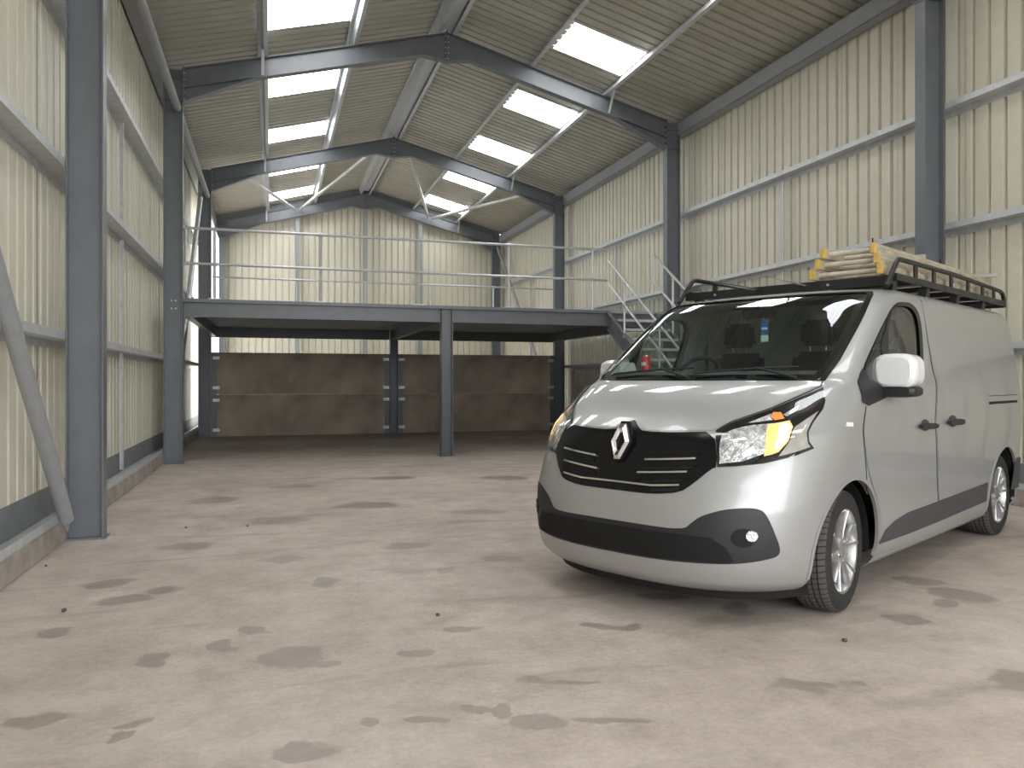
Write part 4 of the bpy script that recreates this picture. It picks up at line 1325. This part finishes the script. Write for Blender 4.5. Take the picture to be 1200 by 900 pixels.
# ---- wipers
for y0, y1 in ((-0.62, 0.02), (0.05, 0.66)):
    pts = []
    for k in range(9):
        y = y0 + (y1-y0)*k/8; z = 1.318 + 0.035*math.sin(k/8*1.4)
        t = front_t(y, z); pts.append(S(t, z) + Nrm(t, z)*0.014)
    m = MB(); m.tube(pts, 0.007, 6); w = vb('wiper', m, 'black_plastic', smooth=True)
    a = pts[5]; m = MB(); yb_ = y1 + 0.02
    t = front_t(min(yb_, 0.7), 1.292); m.tube([S(t, 1.292)+Nrm(t, 1.292)*0.012, a + Vector((-0.006, 0, 0.006))], 0.008, 6); vb('wiper_arm', m, 'black_plastic', w, smooth=True)

# ---- wheels
def make_wheel(name):
    t = MB(); R0 = 0.337
    pr = [(-0.088, 0.222), (-0.100, 0.240), (-0.107, 0.272), (-0.104, 0.305), (-0.094, 0.326), (-0.082, R0-0.004)]
    yy = -0.082
    gro = [-0.050, -0.018, 0.018, 0.050]
    for g_ in gro:
        pr += [(g_-0.006, R0), (g_-0.0045, R0-0.009), (g_+0.0045, R0-0.009), (g_+0.006, R0)]
    pr += [(0.082, R0-0.004), (0.094, 0.326), (0.104, 0.305), (0.107, 0.272), (0.100, 0.240), (0.088, 0.222)]
    t.lathe(pr, 72)
    wh = t.build(name, 'tyre_tread', van, smooth=True, angle=30)
    # sidewalls in plain rubber
    wh.data.materials.append(MATS['rubber'])
    for p in wh.data.polygons:
        rr_ = math.hypot(p.center.x, p.center.z)
        if rr_ < 0.329 and abs(p.center.y) > 0.086: p.material_index = 1
    b = MB(); b.lathe([(-0.085, 0.230), (-0.098, 0.234), (-0.094, 0.222), (-0.05, 0.200), (0.085, 0.200), (0.095, 0.215), (0.092, 0.224), (0.085, 0.222)], 48)
    b.build('rim_barrel', 'alloy', wh, smooth=True)
    # outer face is -y in wheel space
    sp = MB()
    for k in range(5):
        a0 = 2*math.pi*k/5 + 0.31
        for dl in (-0.17, 0.17):
            prs = []
            for r_, w_, off, ang in ((0.045, 0.030, -0.075, a0+dl*0.4), (0.10, 0.024, -0.078, a0+dl*0.75), (0.16, 0.021, -0.086, a0+dl*1.1), (0.224, 0.028, -0.094, a0+dl*1.45)):
                ca, sa = math.cos(ang), math.sin(ang)
                prs.append([(r_*ca-w_*0.5*sa, off+0.004, r_*sa+w_*0.5*ca), (r_*ca-w_*0.22*sa, off-0.010, r_*sa+w_*0.22*ca), (r_*ca+w_*0.22*sa, off-0.010, r_*sa-w_*0.22*ca), (r_*ca+w_*0.5*sa, off+0.004, r_*sa-w_*0.5*ca), (r_*ca+w_*0.5*sa, off+0.03, r_*sa-w_*0.5*ca), (r_*ca-w_*0.5*sa, off+0.03, r_*sa+w_*0.5*ca)])
            sp.loft(prs)
    sp.build('spoke_set', 'alloy', wh, smooth=True, angle=30)
    c_ = MB(); c_.lathe([(-0.045, 0.085), (-0.082, 0.070), (-0.090, 0.050), (-0.092, 0.030), (-0.092, 0.001)], 32); c_.build('hub_cap', 'alloy', wh, smooth=True)
    d_ = MB(); d_.lathe([(0.0, 0.198), (-0.005, 0.150), (-0.01, 0.001)], 32); d_.build('brake_disc', 'grey_moulding', wh, smooth=True)
    for k in range(5):
        a = 2*math.pi*k/5 + 0.31 + math.pi/5
        n_ = MB(); n_.tube([(0.056*math.cos(a), -0.075, 0.056*math.sin(a)), (0.056*math.cos(a), -0.094, 0.056*math.sin(a))], 0.010, 6); n_.build('wheel_nut', 'chrome', wh)
    return wh
for hx, hz in WH:
    for sg in (1, -1):
        w = make_wheel('wheel')
        w.location = (-hx, sg*0.812, 0.337)
        st_ = math.radians(6) if hx < 2 else 0
        w.rotation_euler = (0, random.uniform(0, 1) if 0 else 0.0, (math.pi if sg > 0 else 0) + st_)

# ---- cabin
m = MB(); m.prism([(0.86, 1.05), (0.80, 1.20), (0.95, 1.30), (1.12, 1.345), (1.36, 1.345), (1.43, 1.24), (1.38, 0.95), (1.1, 0.75), (0.86, 0.8)], -0.84, 0.84, 1); vb('dashboard', m, 'cabin_trim', bevel=0.02)
sw = Vector((1.52, -0.40, 1.29)); rings = []
m = MB(); pts = []
tilt = math.radians(28)
for k in range(33):
    a = 2*math.pi*k/32; pts.append((sw.x + 0.185*math.sin(a)*math.sin(tilt), sw.y + 0.185*math.cos(a), sw.z + 0.185*math.sin(a)*math.cos(tilt)))
m.tube(pts, 0.015, 8, False); s_ = vb('steering_wheel', m, 'seat_fabric', smooth=True)
m = MB(); m.box((sw.x-0.06, sw.y-0.06, sw.z-0.06), (sw.x-0.02, sw.y+0.06, sw.z+0.05)); m.box((sw.x-0.03, sw.y-0.175, sw.z-0.015), (sw.x-0.015, sw.y+0.175, sw.z+0.02)); m.tube([(sw.x-0.03, sw.y, sw.z-0.01), (sw.x-0.25, sw.y, sw.z-0.12)], 0.035, 8)
vb('wheel_hub', m, 'cabin_trim', s_, bevel=0.008)
for y, hw in ((-0.43, 0.24), (0.20, 0.22), (0.62, 0.22)):
    m = MB(); m.loft([[(2.00, y-hw, 0.75), (2.14, y-hw, 0.75), (2.14, y+hw, 0.75), (2.00, y+hw, 0.75)], [(2.06, y-hw*1.0, 1.15), (2.20, y-hw, 1.15), (2.20, y+hw, 1.15), (2.06, y+hw, 1.15)], [(2.14, y-hw*0.8, 1.50), (2.25, y-hw*0.8, 1.50), (2.25, y+hw*0.8, 1.50), (2.14, y+hw*0.8, 1.50)]])
    s_ = vb('seat', m, 'seat_fabric', bevel=0.04)
    m = MB(); m.loft([[(2.13, y-0.13, 1.54), (2.24, y-0.13, 1.54), (2.24, y+0.13, 1.54), (2.13, y+0.13, 1.54)], [(2.14, y-0.11, 1.73), (2.23, y-0.11, 1.73), (2.23, y+0.11, 1.73), (2.14, y+0.11, 1.73)]]); vb('headrest', m, 'seat_fabric', s_, bevel=0.03)
    m = MB()
    for dy in (-0.06, 0.06): m.tube([(2.19, y+dy, 1.47), (2.19, y+dy, 1.56)], 0.007, 6)
    vb('headrest_post', m, 'chrome', s_)
    m = MB(); m.box((1.58, y-hw, 0.60), (2.10, y+hw, 0.78)); vb('cushion', m, 'seat_fabric', s_, bevel=0.04)
m = MB(); m.box((2.42, -0.86, 0.3), (2.44, 0.86, 1.86)); bk = vb('bulkhead', m, 'cabin_light')
for y in (-0.5, 0.0, 0.5):
    m = MB(); m.box((2.405, y-0.02, 0.4), (2.42, y+0.02, 1.8)); vb('bulkhead_rib', m, 'cabin_light', bk)
m = MB(); m.loft([[(1.66, -0.13, 1.72), (1.66, 0.13, 1.72), (1.66, 0.13, 1.79), (1.66, -0.13, 1.79)], [(1.70, -0.12, 1.725), (1.70, 0.12, 1.725), (1.70, 0.12, 1.785), (1.70, -0.12, 1.785)]]); im = vb('interior_mirror', m, 'seat_fabric', bevel=0.01)
m = MB(); m.tube([(1.68, 0, 1.78), (1.64, 0, 1.835)], 0.012, 6); vb('mirror_stalk', m, 'seat_fabric', im)
# windscreen label
q = pxs([(976,354.5),(991,354),(989,358.5),(974.5,359)]); drape('screen_label', q, -0.0048, 'sticker_green', scr, 0.01, 0)

# ================================================================== ROOF RACK, LADDERS, LOOSE ITEMS
VM = van.matrix_basis.copy()
VM = Matrix.Translation((VO.x, VO.y, 0)) @ Matrix.Rotation(VTH + math.pi, 4, 'Z')
def on_van(name, x, y, z):
    """empty standing at a van-space point, turned with the van"""
    p = VM @ Vector((-x, y, z)); return empty(name, p, VTH + math.pi)
rk = on_van('roof_rack', 2.0, 0.0, 1.93)
tag(rk, 'black steel roof rack with side hoops bolted on the van roof', 'roof rack')
def RB(name, mb, mat, parent=rk, **kw):
    mb.v = [(x - 2.0, y, z - 1.93) for x, y, z in mb.v]; return mb.build(name, mat, parent, van=True, **kw)
X0R, X1R = 2.0, 4.70
def rz(x): return 1.985 + 0.012*min(1, (x-2.0)/1.0)
m = MB(); m.box((1.985, -0.80, 1.925), (2.03, 0.78, 1.985)); fb_ = RB('front_bar', m, 'rack_black')
for y in (-0.53, 0.36):
    m = MB(); m.tube([(1.985, y, 1.953), (1.978, y, 1.953)], 0.009, 8); RB('bolt', m, 'bolt_steel', fb_)
for sg in (1, -1):
    y = sg*0.79
    m = MB(); m.box((2.03, y-0.012, 1.955), (4.68, y+0.012, 2.0)); RB('side_bar', m, 'rack_black')
    r_ = 0.017
    pts = [(1.88, y, 1.90), (1.98, y, 2.0), (2.06, y, 2.075), (2.09, y, 2.095), (2.14, y, 2.10), (3.2, y, 2.105), (4.40, y, 2.085), (4.56, y, 2.08), (4.64, y, 2.06), (4.675, y, 2.01), (4.68, y, 1.945)]
    m = MB(); m.tube(pts, r_, 10); hp = RB('side_hoop', m, 'rack_black', smooth=True, angle=60)
    for x in (2.42, 2.80, 3.2, 3.62, 4.02, 4.36):
        m = MB(); m.box((x-0.03, y-0.006, 1.99), (x+0.03, y+0.006, 2.10)); RB('hoop_strap', m, 'rack_black', hp)
for x in (2.45, 2.95, 3.45, 3.95, 4.45):
    m = MB(); m.box((x-0.03, -0.78, 1.957), (x+0.03, 0.78, 1.992)); RB('cross_bar', m, 'rack_black')
m = MB(); m.box((4.64, -0.80, 1.94), (4.68, 0.80, 1.985)); RB('rear_bar', m, 'rack_black')
for x in (2.10, 2.75, 3.45, 4.15):
    for sg in (1, -1):
        zt = S(sg*1.5, 1.86).z
        m = MB(); m.loft([[(x-0.05, sg*0.70, 1.875), (x+0.05, sg*0.70, 1.875), (x+0.05, sg*0.76, 1.865), (x-0.05, sg*0.76, 1.865)], [(x-0.03, sg*0.72, 1.958), (x+0.03, sg*0.72, 1.958), (x+0.03, sg*0.77, 1.958), (x-0.03, sg*0.77, 1.958)]])
        RB('foot', m, 'rack_black')
# nested three-section ladder
LAD = [(0.235, 0.730, 1.996, 'widest weathered ladder section with yellow end caps, lying lowest on the roof rack'),
       (0.268, 0.702, 2.070, 'weathered ladder section with yellow end caps, sandwiched between two others on the rack'),
       (0.300, 0.672, 2.144, 'narrowest weathered ladder section with yellow end caps, topmost on the roof rack')]
for li, (ya, yb, zl, lab) in enumerate(LAD):
    xa, xb = 1.955 + 0.02*li, 4.62 + 0.05*li
    ld = on_van('ladder_section', xa, (ya+yb)/2, zl); tag(ld, lab, 'ladder', 'ladder sections stacked on the van')
    oc = (xa, (ya+yb)/2, zl)
    def LB(name, mb, mat, parent=ld, **kw):
        mb.v = [(p[0]-oc[0], p[1]-oc[1], p[2]-oc[2]) for p in mb.v]; return mb.build(name, mat, parent, van=True, **kw)
    for yy in (ya, yb-0.030):
        m = MB(); m.box((xa+0.03, yy, zl), (xb, yy+0.030, zl+0.070)); stl = LB('stile', m, 'ladder_wood', bevel=0.004)
        m = MB(); m.box((xa, yy-0.003, zl-0.001), (xa+0.045, yy+0.033, zl+0.072)); LB('end_cap', m, 'ladder_yellow', stl, bevel=0.006)
    x = xa + 0.10
    while x < xb - 0.05:
        m = MB(); m.tube([(x, ya+0.028, zl+0.036), (x, yb-0.028, zl+0.036)], 0.018, 10); LB('rung', m, 'bleached_rung', smooth=True); x += 0.25
# brand-free white lettering on the outer stile
m = MB()
for x in (3.36, 3.44):
    m.box((x, 0.7301, 2.012), (x+0.05, 0.7312, 2.022) if 0 else (x+0.055, 0.7312, 2.0255)); 
m = MB()
for x in (3.36, 3.43):
    m.box((x, 0.7301, 2.046), (x+0.055, 0.7312, 2.058)); m.box((x+0.021, 0.7301, 2.008), (x+0.034, 0.7312, 2.046))
ttx = on_van('lettering', 3.36, 0.7301, 2.0)
m.v = [(p[0]-3.36, p[1]-0.7301, p[2]-2.0) for p in m.v]
lt = m.build('lettering', 'tag_white', None, van=True)
lad0 = [o for o in COL.objects if o.name == 'ladder_section'][0]
lt.parent = lad0
lt.location = (-(3.36-1.955), 0.7301-(0.235+0.730)/2, 2.0-1.996)
bpy.data.objects.remove(ttx)
lt['label'] = 'white letters'
# clamp bars across the ladders
for x, ya, yb, lab in ((3.02, 0.20, 0.66, 'flat aluminium clamp bar across the ladders near the van cab'), (4.60, 0.22, 0.76, 'flat aluminium clamp bar across the ladders near the van rear')):
    c = on_van('ladder_clamp', x, ya, 2.2155); tag(c, lab, 'clamp')
    MB().box((-0.025, 0, 0), (0.025, yb-ya, 0.035)).build('bar', 'ladder_alu', c, bevel=0.003)
    MB().tube([(0, 0.08, 0.03), (0.0, 0.07, 0.21)], 0.006, 6).build('threaded_rod', 'rack_black', c)
# red drinks can on the dashboard
p_ = vplane(755, 425, 1, -0.62)
def dashz(x): return 1.2855
cn = on_van('drinks_can', 1.17, -0.60, 1.346); tag(cn, 'red drinks can standing on the van dashboard behind the windscreen', 'can')
MB().lathe([(0, 0)], 3) if 0 else None
def lz(prof, n=20):
    m = MB(); rings = []
    for z, r in prof: rings.append([(r*math.cos(2*math.pi*k/n), r*math.sin(2*math.pi*k/n), z) for k in range(n)])
    m.loft(rings); return m
lz([(0.0, 0.024), (0.008, 0.033), (0.104, 0.033), (0.114, 0.026)]).build('can_body', 'red_can', cn, smooth=True)
lz([(0.114, 0.026), (0.117, 0.026)]).build('can_lid', 'chrome', cn, smooth=True)
m = MB()
for k in range(9):
    a0, a1 = -0.6 + 1.2*k/9, -0.6 + 1.2*(k+1)/9
    m.add([(0.0335*math.cos(a), 0.0335*math.sin(a), z) for a, z in ((a0, 0.045), (a1, 0.045), (a1, 0.07), (a0, 0.07))], [(0, 1, 2, 3)])
m.build('can_band', 'tag_white', cn)
# blue and white tag hanging from the mirror
tp = vplane(896, 387, 0, 1.67)
tg = on_van('hanging_tag', 1.67, tp.y, tp.z - 0.08); tag(tg, 'blue and white card tag hanging behind the van windscreen', 'tag')
MB().box((-0.002, -0.027, 0.045), (0.002, 0.027, 0.15)).build('blue_card', 'tag_blue', tg)
MB().box((-0.002, -0.027, 0.0), (0.002, 0.027, 0.0449)).build('white_card', 'tag_white', tg)
MB().box((0.0021, -0.022, 0.085), (0.003, 0.022, 0.10)).build('white_print', 'tag_white', tg)
MB().tube([(0, 0, 0.15), (0, -tp.y*0.3, 1.725-(tp.z-0.08))], 0.002, 5).build('string', 'tag_white', tg)
